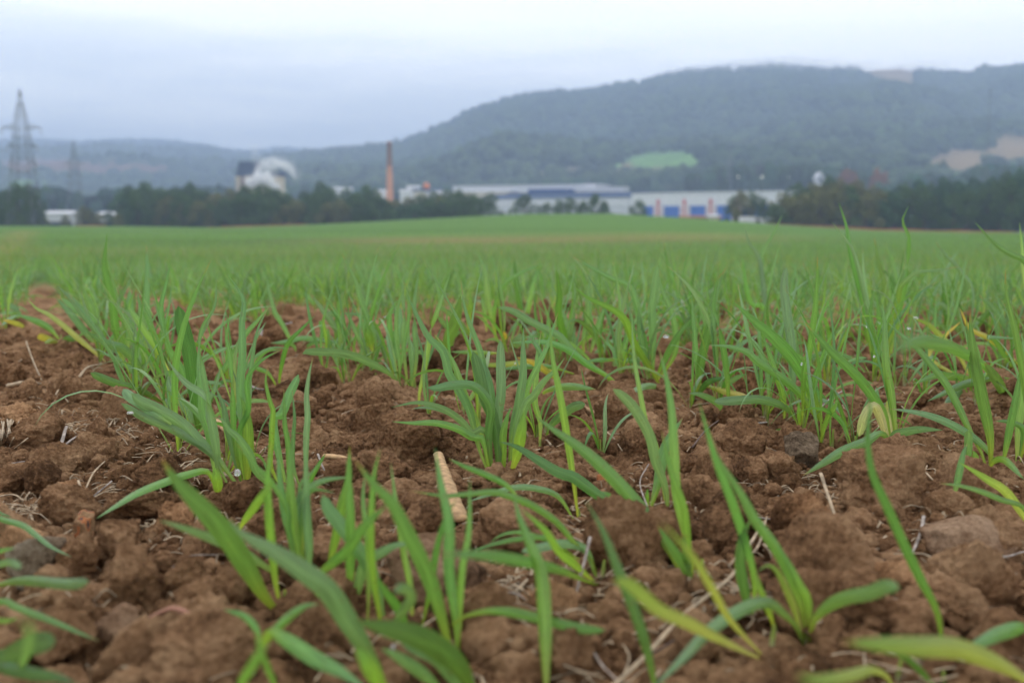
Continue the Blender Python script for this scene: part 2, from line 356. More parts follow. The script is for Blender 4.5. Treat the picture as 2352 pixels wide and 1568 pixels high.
# woods on the valley floor between the factory and the hills
def wood(name, x0, x1, tops, Y0, Y1, n, label, c0=(0.035, 0.055, 0.03), seed=1):
    rg = np.random.default_rng(seed); xs = rg.uniform(x0, x1, n); Ys = rg.uniform(Y0, Y1, n)
    top = np.interp(xs, [a for a, _ in tops], [b for _, b in tops]); P = []; S = []; Sz = []
    for x, y, tp in zip(xs, Ys, top):
        q = at(x, tp + abs(rg.normal(0, 5)) + rg.uniform(0, 1) ** 2 * 40, y); r_ = rg.uniform(2.6, 4.6) * Y0 / 600
        P.append(q - [0, 0, r_ * 1.2]); S.append(r_); Sz.append(r_ * rg.uniform(1.0, 1.6))
    C = np.array(c0) * rg.uniform(.6, 1.5, (n, 1)) * (1 + rg.normal(0, .12, (n, 3)))
    o = blobs(name, np.array(P), np.array(S), np.array(Sz), np.clip(C, .005, 1), MAT_WOOD, seed, 2, .3)
    return tag(o, label, 'woodland', kind='stuff')
wood('distant_wood', 1580, 2010, [(1580, 400), (1640, 384), (1700, 380), (1800, 378), (1900, 380), (1950, 388), (2010, 400)], 720, 800, 700,
     'dark bluish wood rising behind the blue panelled factory wall', seed=2)
wood('distant_wood', -160, 300, [(-160, 440), (0, 445), (60, 432), (150, 432), (190, 452), (215, 455), (240, 434), (300, 430)], 560, 640, 620,
     'bluish wood behind the two low white buildings at far left', (0.03, 0.05, 0.04), 3)
wood('distant_wood', 640, 1560, [(640, 425), (900, 428), (1100, 424), (1300, 412), (1450, 408), (1560, 402)], 860, 980, 900,
     'low strip of woodland between the long factory roofs and the hill', (0.04, 0.065, 0.04), 4)
wood('distant_wood', 1980, 2600, [(1980, 430), (2060, 418), (2120, 398), (2200, 405), (2260, 378), (2340, 380), (2420, 375), (2600, 370)], 620, 700, 650,
     'teal wood below the tan hillside clearings at far right', (0.04, 0.065, 0.045), 6)
wood('distant_wood', 300, 620, [(300, 440), (380, 442), (430, 428), (530, 430), (560, 445), (620, 450)], 560, 640, 260,
     'bluish wood left of the white steam plume, behind the dark tree belt', (0.035, 0.055, 0.045), 7)
# ------------------------------------------------------------------ trees
MAT_LEAF = colmat('tree_leaves', scale=0.5, lo=.65, hi=1.35, spec=0.1, rough=.9)
MAT_BARK = plain('bark', (0.085, 0.06, 0.045), scale=3)
def tree_meshes(kind, seed):
    """unit tree 1 m tall: tapered trunk with limbs, crown of many leaf clumps"""
    rg = np.random.default_rng(seed); mb = MB()
    lean = rg.normal(0, .02, 2)
    mb.bar((0, 0, -.05), (lean[0], lean[1], .5), .022, .014, 7); mb.bar((lean[0], lean[1], .5), (lean[0] * 1.5, lean[1] * 1.5, .93), .014, .004, 6)
    lobes = []
    n = {'broad': 9, 'tall': 11, 'cone': 12}[kind]
    for i in range(n):
        f = i / (n - 1); a = i * 2.4 + rg.uniform(0, .8)
        if kind == 'broad': h = .26 + .6 * f; rad = .23 * math.sin(math.pi * min(1, .25 + .75 * f)) + .05; s = .15
        elif kind == 'tall': h = .15 + .75 * f; rad = .11 + .05 * rg.random(); s = .095
        else: h = .12 + .78 * f; rad = .17 * (1 - f) + .01; s = .12 * (1 - f) + .045
        c = np.array([math.cos(a) * rad, math.sin(a) * rad, h]); lobes.append((c, s * rg.uniform(.8, 1.25)))
        mb.bar((lean[0] * h, lean[1] * h, h * .82), tuple(c), .008, .003, 5)
    P = []; B = []
    per = 230
    for c, s in lobes:
        q = rg.normal(0, 1, (per, 3)); q /= np.linalg.norm(q, axis=1)[:, None]; q *= (rg.uniform(.25, 1, (per, 1)) ** .5) * s; q[:, 2] *= .85
        P.append(c + q); B.append(np.full(per, rg.uniform(.8, 1.25)))
    P = np.vstack(P); B = np.concatenate(B) * rg.uniform(.6, 1.5, len(P)); m = len(P)
    u = rg.normal(0, 1, (m, 3)); u /= np.linalg.norm(u, axis=1)[:, None]; w = np.cross(u, rg.normal(0, 1, (m, 3))); w /= np.linalg.norm(w, axis=1)[:, None]
    sz = rg.uniform(.012, .03, (m, 1)); V = np.stack([P - u * sz, P - w * sz * .6, P + u * sz, P + w * sz * .6], 1).reshape(-1, 3)
    F = np.arange(4 * m).reshape(m, 4)
    return mb, V, F, np.repeat(B, 4)
TREE_PROTO = {}
def tree_proto(kind, seed, tint):
    k = (kind, seed, tint)
    if k not in TREE_PROTO:
        mb, V, F, B = tree_meshes(kind, seed)
        crown = mesh_np('crown', V, F, MAT_LEAF, col=np.array(tint)[None] * B[:, None], smooth=False)
        to = mb.build('trunk', MAT_BARK, smooth=True); tm = to.data; bpy.data.objects.remove(to); TREE_PROTO[k] = (tm, crown)
    return TREE_PROTO[k]
G_DARK, G_OLIVE, G_TEAL, G_RUST = (0.068, 0.112, 0.038), (0.140, 0.142, 0.052), (0.060, 0.112, 0.052), (0.24, 0.085, 0.04)
def tree(dx, ytop, Y, wpx, kind, tint, label, group, zb=FLOOR, seed=None):
    top = at(dx, ytop, Y); hgt = top[2] - zb; seed = random.randrange(5) if seed is None else seed
    tm, cm = tree_proto(kind, seed, tint)
    o = empty('tree' if kind != 'cone' else 'conifer_tree', (top[0], Y, zb), label, 'tree', group)
    w = wpx / FD * Y; natural = {'broad': .62, 'tall': .42, 'cone': .48}[kind] * hgt
    o.scale = (w / natural * hgt, w / natural * hgt, hgt * 1.10); o.rotation_euler.z = random.uniform(0, 6.28)
    link('trunk', tm, o); link('crown', cm, o); return o
GL = 'trees of the dark belt behind the field, left and centre'
LT = [(-60, 440), (0, 448), (18, 440), (40, 424), (60, 426), (82, 436)]
names = ['tree at the far left edge behind the nearer pylon']
for i, (x, y) in enumerate([(-40, 442), (-8, 452), (14, 441), (38, 425), (60, 428), (80, 440)]):
    tree(x, y, 285 + 6 * (i % 3), 46, 'broad', G_DARK, 'dark broad tree in the clump around the foot of the nearer lattice pylon', 'trees around the pylon foot')
BELT = [(292, 432, 44), (330, 426, 52), (368, 434, 46), (402, 436, 44), (432, 431, 42), (470, 446, 44), (500, 452, 40), (532, 440, 40), (566, 436, 48), (600, 430, 56), (634, 438, 48),
        (668, 452, 42), (700, 447, 44), (738, 426, 40), (768, 446, 42), (800, 442, 42), (842, 430, 40), (872, 452, 42), (905, 462, 40), (935, 458, 42), (968, 452, 42), (1000, 448, 44), (1030, 444, 44), (1058, 442, 40), (1086, 452, 36)]
for i, (x, y, w) in enumerate(BELT):
    for row in range(3):
        yy = y + (0, 10, 20)[row] + random.uniform(-3, 3); xx = x + (0, 18, -16)[row]
        lab = 'dark green tree in the belt between the steam plume and the white hall' if x > 650 else 'dark green tree in the belt left of and below the steam plume'
        if row == 0 and x == 738: lab = 'tallest pointed tree of the dark belt, left of the brick chimney'
        if row == 0 and x == 842: lab = 'tall rounded tree standing just left of the brick chimney'
        if row == 0 and x == 600: lab = 'broad domed tree directly below the white steam plume'
        tree(xx, yy, 335 - 12 * row + random.uniform(-3, 3), w * (1.4 if row else 1.28), 'broad', G_DARK if random.random() < .75 else (G_TEAL if random.random() < .5 else G_OLIVE), lab, GL)
# each on its own
for x, y, w, k, lab in [(1124, 452, 50, 'broad', 'dark tree standing alone at the right end of the long tree belt'), (1204, 452, 50, 'broad', 'single tall tree in front of the middle of the white hall'),
        (1256, 470, 40, 'broad', 'low round tree at the left end of the small group before the white hall'), (1286, 463, 34, 'broad', 'low tree second from the left in the small group before the white hall'), (1310, 458, 36, 'broad', 'rounded tree in the centre of the small group before the white hall'),
        (1336, 466, 34, 'broad', 'low tree right of centre in the small group before the white hall'), (1366, 450, 38, 'broad', 'tallest tree of the small group before the white hall'), (1390, 464, 28, 'broad', 'low tree at the right end of the small group before the white hall'),
        (1466, 464, 38, 'broad', 'dark round tree just left of the blue factory panels')]:
    tree(x, y, 330, w * 1.25, k, G_DARK, lab, 'trees standing before the white hall')
GR_ = 'trees of the belt right of the factory'
RT = [(1688, 452, 36), (1706, 442, 40), (1730, 450, 40), (1752, 462, 34), (1775, 468, 36), (1800, 446, 46), (1832, 432, 50), (1866, 424, 50), (1900, 420, 50), (1934, 418, 48), (1968, 424, 50), (2004, 432, 48), (2038, 436, 46), (2072, 428, 46),
      (2108, 420, 44), (2140, 428, 44), (2172, 414, 46), (2206, 424, 44), (2240, 418, 46), (2276, 412, 48), (2310, 404, 48), (2340, 396, 50), (2380, 392, 50), (2430, 400, 50), (2480, 410, 50)]
for i, (x, y, w) in enumerate(RT):
    for row in range(3):
        if row and x < 1790: continue
        yy = y + (0, 12, 26)[row] + random.uniform(-4, 4); xx = x + (0, 16, -14)[row]
        lab = ('olive tree partly hiding the right end of the blue factory wall' if x < 1790 else 'olive brown tree in the belt below the small white gabled house' if x < 2020 else 'dark green tree in the belt at the right edge, below the tan hillside')
        tint = (G_OLIVE if random.random() < .75 else G_DARK) if x < 2020 else (G_TEAL if random.random() < .5 else G_DARK)
        tree(xx, yy, 300 - 14 * row + random.uniform(-3, 3), w * (1.4 if row else 1.28), 'broad', tint, lab, GR_)
for x, y, w, Yd in [(1942, 394, 38, 640), (1960, 398, 34, 650), (2012, 392, 36, 640), (2030, 400, 36, 650), (1930, 410, 30, 645)]:
    tree(x, y, Yd, w, 'broad', G_RUST, 'rust red autumn tree right of the small white gabled house', 'rust red trees on the rise at right', zb=4)
for x, y, w in [(190, 478, 34), (206, 484, 30), (228, 492, 26), (150, 496, 22), (98, 492, 26), (270, 494, 26)]:
    tree(x, y, 300, w, 'broad', G_OLIVE, 'small bushy tree beside the two low white buildings at far left', 'small trees by the low white buildings', zb=-3)
# ------------------------------------------------------------------ buildings
M = {'white': plain('white_cladding', (0.72, 0.72, 0.74), .6, .05, .3), 'pale': plain('pale_grey_cladding', (0.60, 0.61, 0.64), .7, .06, .3), 'blue': plain('blue_panel', (0.030, 0.13, 0.50), .5, .06, .4),
     'navy': plain('dark_blue_roof', (0.022, 0.05, 0.125), .8, .08, .3, spec=.1), 'midblue': plain('blue_roof', (0.030, 0.085, 0.28), .8, .08, .3, spec=.1), 'brick': plain('orange_brick', (0.60, 0.27, 0.15), .9, .12, .8), 'soot': plain('sooty_brick', (0.27, 0.14, 0.11), .9, .15, .8),
     'slate': plain('slate_blue_cladding', (0.045, 0.065, 0.13), .7, .1, .3), 'beige': plain('beige_render', (0.55, 0.46, 0.33), .8, .08, .3), 'red': plain('red_paint', (0.55, 0.06, 0.05), .6, .06, .5), 'steel': plain('galvanised_steel', (0.16, 0.17, 0.17), .6, .1, 1, .4),
     'roof': plain('reddish_tiles', (0.34, 0.15, 0.11), .9, .12, 1), 'glass': plain('dark_window', (0.03, 0.04, 0.055), .2, .1, 1, spec=.6), 'ochre': plain('ochre_paint', (0.60, 0.33, 0.11), .6, .08, .4), 'cream': plain('cream_render', (0.60, 0.55, 0.44), .8, .06, .4),
     'orange': plain('orange_paint', (0.75, 0.22, 0.08), .5, .08, .5), 'concrete': plain('concrete', (0.33, 0.32, 0.30), .9, .1, .5)}
def shed(name, x0, x1, yt0, yt1, Y0, Y1, depth, wall, roof, label, cat, group=None, band=None, zb=FLOOR - .3, roof_rise=0.8, windows=0):
    """long building whose front runs from (x0, top yt0, Y0) to (x1, yt1, Y1); coordinates in the 4096 px frame"""
    A, B = at4(x0, yt0, Y0), at4(x1, yt1, Y1); zt = (A[2] + B[2]) / 2
    L = math.hypot(B[0] - A[0], B[1] - A[1]); ang = math.atan2(B[1] - A[1], B[0] - A[0]); H = zt - zb
    o = empty(name, (A[0], A[1], zb), label, cat, group); o.rotation_euler.z = ang
    w = MB(); w.box(0, L, 0, depth, 0, H); w.build('wall', wall, o)
    if roof is not None:
        r_ = MB(); r_.prism([(0, 0)] * 0 + [(-.5, H + .01), (L + .5, H + .01), (L + .5, H + .35), (-.5, H + .35)], -.5, depth + .5)
        s_ = MB(); s_.add([(-.5, -.5, H + .353), (L + .5, -.5, H + .353), (L + .5, depth + .5, H + .353), (-.5, depth + .5, H + .353), (-.5, depth / 2, H + .36 + roof_rise), (L + .5, depth / 2, H + .36 + roof_rise)],
              [(0, 1, 5, 4), (3, 4, 5, 2), (0, 4, 3), (1, 2, 5)])
        r_.add(s_.V[0], s_.F); r_.build('roof', roof, o)
    if band:
        b_ = MB(); b_.box(band[0] * L, band[1] * L, -.06, -.003, 0.02, H * band[2]); b_.build('panel_band', band[3], o)
    for i in range(windows):
        f = (i + .5) / windows * L; g_ = MB(); g_.box(f - 1.1, f + 1.1, -.08, -.003, H * .42, H * .72); g_.build('window', M['glass'], o)
    return o, L, H
hall, L, H = shed('factory_hall', 2526, 3125, 779, 764, 560, 520, 45, M['white'], M['pale'], 'long white factory hall with royal blue lower panels and red striped pillars', 'factory building', band=(.085, 1, .69, M['blue']))
for i, xf in enumerate((2646, 2754, 2860, 2962)):
    f = L * (xf - 2526) / (3125 - 2526) * (1 + .0); 
    q = MB(); q.box(f - 2.5, f + 2.5, -1.6, -.1, 0.02, H * .74); pil = q.build('pillar', M['white'], hall)
    q = MB(); q.prism([(f - .42, .1), (f + .42, .1), (f + .42, H * .75), (f + 1.1, H * .75), (f, H * .88), (f - 1.1, H * .75), (f - .42, H * .75)], -1.9, -1.62); q.build('red_stripe', M['red'], pil)
    for s_ in (-1.75, 1.75):
        q = MB(); q.box(f + s_ - .13, f + s_ + .13, -1.75, -1.62, .1, H * .7); q.build('red_stripe', M['red'], pil)
h2_, L2, H2 = shed('factory_hall', 1905, 2526, 800, 786, 610, 563, 40, M['pale'], M['navy'], 'long pale grey factory hall with dark blue roof edge behind the small tree group', 'factory building', windows=0, roof_rise=2.5)
q = MB(); q.box(L2 * .12, L2 * .30, -.05, -.003, H2 * .2, H2 * .6); q.build('loading_door', M['white'], h2_)
q = MB(); q.box(L2 * .1, L2 * .98, -.3, -.06, H2 * .80, H2 * .9); q.build('eaves_band', M['white'], h2_)
shed('factory_roof_hall', 2030, 2700, 772, 770, 640, 600, 36, M['navy'], M['navy'], 'low dark blue clad hall rising behind the pale grey hall', 'factory building', roof_rise=.5)
shed('factory_roof_hall', 2112, 2264, 759, 758, 655, 650, 30, M['midblue'], M['midblue'], 'brighter blue raised roof block in the middle of the factory', 'factory building', roof_rise=.5)
shed('factory_hall', 1812, 2380, 745, 738, 720, 690, 40, M['white'], M['pale'], 'white upper hall along the top of the factory, farthest back', 'factory building', windows=0, roof_rise=.6)
shed('factory_hall', 2300, 2496, 750, 752, 672, 665, 20, M['white'], M['white'], 'white hall end stepping down right of the brighter blue roof block', 'factory building', roof_rise=.4)
shed('factory_hall', 1815, 2035, 768, 766, 650, 640, 20, M['cream'], M['pale'], 'cream walled hall between the tree belt and the dark blue hall', 'factory building', windows=9, roof_rise=.8)
for x0, x1, yt, Yd, w, r_, lab in [(1600, 1640, 768, 560, 'white', 'pale', 'small white block directly right of the brick chimney foot'), (1628, 1672, 752, 600, 'pale', 'pale', 'grey two storey block behind the white block by the chimney'),
        (1655, 1700, 765, 575, 'cream', 'navy', 'cream block with dark roof, third building right of the chimney'), (1695, 1760, 763, 600, 'pale', 'navy', 'grey works building below the orange water tank'),
        (1740, 1800, 772, 585, 'white', 'pale', 'white works building half hidden by the tree belt, left of the cream hall'), (1500, 1548, 768, 590, 'white', 'pale', 'white block directly left of the brick chimney foot'),
        (1330, 1400, 757, 640, 'pale', 'pale', 'low pale building between the tallest belt tree and the chimney')]:
    shed('works_building', x0, x1, yt, yt, Yd, Yd, 12, M[w], M[r_], lab, 'works building', 'small buildings at the chimney end of the factory', windows=3, roof_rise=.9)
for x0, x1, yt, Yd, lab in [(178, 285, 853, 330, 'long low white building nearest the pylon at far left'), (388, 458, 857, 332, 'short low white building left of the dark tree belt')]:
    shed('low_building', x0, x1, yt + 5, yt + 5, Yd, Yd, 8, M['pale'], M['pale'], lab, 'low building', 'low white buildings at far left', windows=4, roof_rise=.7)
shed('brick_shed', 2722, 2880, 872, 871, 300, 298, 7, M['roof'], M['roof'], 'low red brown shed in front of the blue factory wall', 'shed', windows=3, roof_rise=.3)
shed('gate_house', 2842, 2872, 868, 868, 292, 292, 4, M['cream'], M['pale'], 'tiny pale gate house below the rightmost striped pillar', 'hut', windows=1, roof_rise=.3)
# small white gabled house on the rise
c = at4(3282, 735, 700); o = empty('gabled_house', tuple(c), 'small white house with a steep gable above the olive trees', 'house')
w_ = 1.9; hq = at4(3282, 712, 700)[2] - c[2]; hp = at4(3282, 692, 700)[2] - c[2]
q = MB(); q.prism([(-w_, -6), (w_, -6), (w_, hq), (0, hp), (-w_, hq)], 0, 9); q.build('wall', M['pale'], o)
q = MB(); q.add([(-w_ - .5, -.4, hq - .3), (0, -.4, hp + .3), (w_ + .5, -.4, hq - .3), (-w_ - .5, 9.4, hq - .3), (0, 9.4, hp + .3), (w_ + .5, 9.4, hq - .3), (-w_ - .5, -.4, hq + .1), (0, -.4, hp + .8), (w_ + .5, -.4, hq + .1), (-w_ - .5, 9.4, hq + .1), (0, 9.4, hp + .8), (w_ + .5, 9.4, hq + .1)],
    [(0, 1, 7, 6), (1, 2, 8, 7), (6, 7, 10, 9), (7, 8, 11, 10), (3, 9, 10, 4), (4, 10, 11, 5), (0, 6, 9, 3), (2, 5, 11, 8), (0, 3, 4, 1), (1, 4, 5, 2)]); q.build('roof', M['pale'], o)
q = MB(); q.box(-1.0, 1.0, -.08, -.01, 1, 3.5); q.build('window', M['glass'], o)
# chimney
def lathe(name, prof, mat, parent=None, n=28, loc=None):
    V = []; 
    for r_, z in prof: V += [(r_ * math.cos(2 * math.pi * i / n), r_ * math.sin(2 * math.pi * i / n), z) for i in range(n)]
    F = [(k * n + i, k * n + (i + 1) % n, (k + 1) * n + (i + 1) % n, (k + 1) * n + i) for k in range(len(prof) - 1) for i in range(n)]
    me = bpy.data.meshes.new(name); me.from_pydata(V, [], F); me.polygons.foreach_set('use_smooth', [True] * len(me.polygons)); me.materials.append(mat); return link(name, me, parent, loc)
Yc = 575; tp = at4(1557, 567, Yc); o = empty('brick_chimney', (tp[0], Yc, FLOOR), 'tall tapering orange brick chimney with sooty dark top', 'chimney'); Hc = tp[2] - FLOOR
rt, rb = 9.0 / 4552 * Yc, 16.0 / 4552 * Yc
lathe('shaft', [(rb * 1.12, -1), (rb * 1.1, 1.5), (rb, 1.6), (rt + (rb - rt) * .27, Hc * .73)], M['brick'], o)
lathe('sooty_top', [(rt + (rb - rt) * .27, Hc * .73), (rt, Hc - 1.6), (rt * 1.16, Hc - 1.5), (rt * 1.16, Hc), (rt * .7, Hc), (rt * .7, Hc - 4)], M['soot'], o)
for f in (.3, .5, .7):
    rr_ = rb + (rt - rb) * f; lathe('iron_hoop', [(rr_ + .02, Hc * f - .15), (rr_ + .10, Hc * f - .15), (rr_ + .10, Hc * f + .15), (rr_ + .02, Hc * f + .15)], M['soot'], o)
# slate and beige tower building with steam
def block(o, name, x0, x1, y0, y1, Y, mat, dep=8, slant=0):
    A = at4(x0, y1, Y); B = at4(x1, y0, Y); q = MB(); sl = slant / 4552 * Y
    q.prism([(A[0], A[2]), (B[0], A[2]), (B[0] + sl, B[2]), (A[0] + sl, B[2])], 0, dep); return q.build(name, mat, o)
Ys = 620; o = empty('process_tower', (0, Ys, 0), 'slate blue topped beige tower building wrapped in white steam', 'tower building')
b0 = at4(950, 770, Ys)[0]
block(o, 'clad_top', 944, 1012, 646, 705, Ys, M['slate'], 14, 12); block(o, 'wall', 946, 968, 705, 860, Ys + .2, M['beige'], 10); block(o, 'shaft', 968, 982, 705, 860, Ys + 1.5, M['soot'], 8)
block(o, 'wall', 982, 1085, 705, 860, Ys + .4, M['beige'], 10); block(o, 'clad_top', 1082, 1128, 684, 706, Ys, M['slate'], 12); block(o, 'wall', 1085, 1126, 706, 860, Ys + .3, M['beige'], 10)
# steam: two billows drifting to the right
def steam(name, C, dens, label):
    V0, F0 = ico(3); Vs, Fs, n = [], [], 0
    for (x, y, rx, ry) in C:
        c = at4(x, y, Ys - 9); k = Ys / 4552; V = V0 * (1 + .9 * (fbm(V0 * 2.6 + x, 4, 4)[:, None] - .5)); V = V * [rx * k, min(rx, ry) * k * .9, ry * k] + c + [0, 0, 0]
        Vs.append(V); Fs.append(F0 + n); n += len(V0)
    me = mesh_np(name, np.vstack(Vs), np.vstack(Fs)); o = link(name, me)
    md = o.modifiers.new('fuse', 'REMESH'); md.mode = 'VOXEL'; md.voxel_size = .6
    m = bpy.data.materials.new(name); m.use_nodes = True; t = m.node_tree; t.nodes.clear(); oo = N(t, 'ShaderNodeOutputMaterial'); pv = N(t, 'ShaderNodeVolumePrincipled')
    pv.inputs['Color'].default_value = (1, 1, 1, 1); nn_ = N(t, 'ShaderNodeTexNoise'); nn_.inputs['Scale'].default_value = .16; nn_.inputs['Detail'].default_value = 3; g_ = N(t, 'ShaderNodeNewGeometry'); t.links.new(g_.outputs['Position'], nn_.inputs['Vector'])
    mr = N(t, 'ShaderNodeMapRange'); mr.inputs['From Min'].default_value = .38; mr.inputs['From Max'].default_value = .62; mr.inputs['To Min'].default_value = dens * .3; mr.inputs['To Max'].default_value = dens; t.links.new(nn_.outputs[0], mr.inputs[0]); t.links.new(mr.outputs[0], pv.inputs['Density'])
    t.links.new(pv.outputs[0], oo.inputs['Volume']); me.materials.append(m)
    return tag(o, label, 'steam plume', kind='stuff')
steam('steam', [(1005, 728, 22, 16), (1030, 708, 20, 20), (1048, 722, 26, 22), (1070, 700, 16, 18), (1075, 725, 22, 20), (1098, 748, 18, 14), (1114, 768, 14, 12), (1025, 745, 36, 12), (1132, 787, 10, 9), (990, 742, 14, 10)], 1.3, 'dense white steam hiding the middle of the slate topped tower building')
steam('steam', [(1045, 668, 22, 14), (1062, 650, 26, 16), (1092, 642, 28, 16), (1120, 655, 24, 14), (1145, 664, 20, 16), (1168, 684, 12, 18), (1035, 684, 16, 14), (1085, 668, 30, 12), (1180, 705, 8, 14)], .42, 'thin greyish steam drifting off above the dense white steam')
steam('steam', [(1012, 628, 12, 12), (1022, 604, 9, 13), (1004, 585, 8, 10), (1030, 590, 7, 9)], .09, 'faint wisp of steam rising above the slate topped tower')
steam('steam', [(1000, 722, 34, 24), (1040, 700, 36, 26), (1080, 700, 34, 26), (1100, 740, 34, 22), (1130, 775, 26, 18), (1060, 735, 46, 20), (1150, 800, 14, 12)], .10, 'soft thin fringe of steam around the dense white steam')
steam('steam', [(1060, 655, 48, 28), (1110, 648, 46, 26), (1155, 668, 32, 28), (1190, 700, 18, 30), (1030, 640, 26, 24), (1015, 600, 16, 24)], .045, 'widest veil of steam trailing to the right of the tower building')
# tanks
tp = at4(870, 772, 560); o = empty('ochre_silo', (tp[0], 560, FLOOR), 'ochre silo top showing above the dark trees left of the steam', 'silo'); r_ = 17 / 4552 * 560; Ht = tp[2] - FLOOR
lathe('tank', [(r_, 0), (r_, Ht - 1)], M['ochre'], o); lathe('roof', [(r_, Ht - 1), (r_ * 1.1, Ht - .95), (r_ * 1.05, Ht - .8), (.3, Ht), (0.01, Ht)], M['ochre'], o)
tp = at4(1706, 745, 590); o = empty('water_tank', (tp[0], 590, FLOOR), 'round orange water tank above the works buildings right of the chimney', 'water tank'); Ht = tp[2] - FLOOR
lathe('tank', [(0.01, Ht - 1.7)] + [(1.75 * math.cos(a), Ht + 1.75 * math.sin(a)) for a in [x * math.pi / 12 for x in range(-5, 6)]] + [(0.01, Ht + 1.75)], M['orange'], o)
q = MB(); [q.bar((sx, sy, -1), (sx * .7, sy * .7, Ht - 1.2), .15) for sx in (-1.3, 1.3) for sy in (-1.3, 1.3)]; q.build('stand', M['steel'], o)
# lit lamps on poles
ml, t, b = newmat('lit_lamp'); b.inputs['Emission Color'].default_value = (1, .93, .72, 1); b.inputs['Emission Strength'].default_value = 1.1; b.inputs['Base Color'].default_value = (.8, .8, .8, 1)
for x, y, lab, s in [(2950, 709, 'left floodlight pole with a pale glowing lamp above the factory', .24), (3045, 709, 'middle floodlight pole with the brightest yellowish lamp above the factory', .31), (3152, 710, 'right floodlight pole with a very dim lamp above the olive trees', .12)]:
    tp = at4(x, y, 480); o = empty('floodlight_pole', (tp[0], 480, FLOOR), lab, 'street lamp', 'floodlight poles behind the factory'); h_ = tp[2] - FLOOR
    q = MB(); q.bar((0, 0, 0), (0, 0, h_), .16, .09, 8); q.bar((0, 0, h_), (0, -.9, h_ + .15), .07, .05, 6); q.build('pole', M['steel'], o)
    q = MB(); q.box(-.5, .5, -1.5, -.7, h_ + .05, h_ + .35); q.build('lamp_housing', M['steel'], o); q = MB(); q.box(-s, s, -1.54, -1.505, h_ - s * .8, h_ + s); q.build('lamp', ml, o)
# pylons
def pylon(name, dx, ytop, Y, wb, label, arms, th, group, zb=FLOOR, wtop=.05):
    tp = at(dx, ytop, Y); Ht = tp[2] - zb; o = empty(name, (tp[0], Y, zb), label, 'pylon', group); wB = wb / FD * Y / 2
    k1 = .745
    def hw(z): f = z / Ht; return (wB * .42 + (wB - wB * .42) * (1 - f / k1) ** 1.15) if f < k1 else wB * .42 * max(.04, (1 - (f - k1) / (1 - k1)))
    lv = [0, .13, .25, .36, .46, .55, .63, .69, k1, .83, .91, 1.0]
    for sx in (-1, 1):
        for sy in (-1, 1):
            q = MB()
            for a, b in zip(lv[:-1], lv[1:]): q.bar((sx * hw(a * Ht), sy * hw(a * Ht), a * Ht), (sx * hw(b * Ht), sy * hw(b * Ht), b * Ht), th * (1 - .55 * a), th * (1 - .55 * b))
            q.build('leg', M['steel'], o)
    q = MB()
    for i, (a, b) in enumerate(zip(lv[:-1], lv[1:])):
        A, B = hw(a * Ht), hw(b * Ht)
        for s_ in (-1, 1):
            q.bar((-A, s_ * A, a * Ht), (B, s_ * B, b * Ht), th * .45); q.bar((A, s_ * A, a * Ht), (-B, s_ * B, b * Ht), th * .45)
            q.bar((s_ * A, -A, a * Ht), (s_ * B, B, b * Ht), th * .45); q.bar((s_ * A, A, a * Ht), (s_ * B, -B, b * Ht), th * .45)
            q.bar((-B, s_ * B, b * Ht), (B, s_ * B, b * Ht), th * .5); q.bar((s_ * B, -B, b * Ht), (s_ * B, B, b * Ht), th * .5)
    q.build('lattice', M['steel'], o); tips = []
    for f, wl in arms:
        z = f * Ht; w_ = hw(z); e = wl / FD * Y / 2; q = MB()
        for s_ in (-1, 1):
            for sy in (-1, 1): q.bar((s_ * w_, sy * w_, z), (s_ * e, 0, z + .1), th * .7); q.bar((s_ * w_, sy * w_, z + 1.1), (s_ * e, 0, z + .1), th * .5)
            for g_ in (.33, .66): q.bar((s_ * (w_ + (e - w_) * g_), 0, z), (s_ * (w_ + (e - w_) * g_), 0, z + 1.1 * (1 - g_)), th * .4)
        a_ = q.build('crossarm', M['steel'], o)
        for s_ in (-1, 1):
            i_ = MB(); i_.bar((s_ * e, 0, z), (s_ * e, 0, z - 1.3), .09, .09, 6); i_.build('insulator', M['concrete'], a_); tips.append(np.array([tp[0] + s_ * e, Y, zb + z - 1.3]))
    return o, tips
p1_, t1 = pylon('lattice_pylon', 45, 205, 290, 66, 'tall lattice pylon nearest the field at the left edge', [(.745, 90), (.625, 68), (.51, 62)], .12, 'lattice pylons at left')
p2_, t2 = pylon('lattice_pylon', 168, 322, 560, 38, 'smaller hazy lattice pylon second from the left, behind the low white buildings', [(.745, 46), (.62, 36), (.51, 34)], .15, 'lattice pylons at left')
p3_, t3 = pylon('lattice_pylon', 1677, 333, 720, 17, 'slender hazy lattice mast above the right end of the blue panels', [(.8, 12)], .2, None)
for i, (a, b) in enumerate(zip(t1, t2)):
    for q0, q1 in ((a, b), (a, a + [-62, -240, 6])):
        pts = [q0 * (1 - k / 23) + q1 * (k / 23) - [0, 0, (22 if q1 is b else 16) * (k / 23) * (1 - k / 23)] for k in range(24)]
        q = MB(); [q.bar(pts[k], pts[k + 1], .022, .022, 5) for k in range(23)]
        side = 'left' if i % 2 == 0 else 'right'; lvl = ('top', 'middle', 'lowest')[i // 2]
        tag(q.build('power_line', M['steel']), f'thin wire from the {side} end of the {lvl} crossarm, ' + ('running to the smaller pylon' if q1 is b else 'leaving the frame at left'), 'power line', 'power lines of the left pylons')
tp = at4(3962, 352, 420); o = empty('mast', (tp[0], 420, FLOOR), 'thin grey mast rising above the trees at the right edge', 'mast'); q = MB(); q.bar((0, 0, 0), (0, 0, tp[2] - FLOOR), .16, .08, 8); q.build('pole', M['steel'], o)
q = MB(); [q.box(-.6, .6, -.08, .08, z, z + .12) for z in (tp[2] - FLOOR - 1.2, tp[2] - FLOOR - 3)]; q.build('bracket', M['steel'], o)
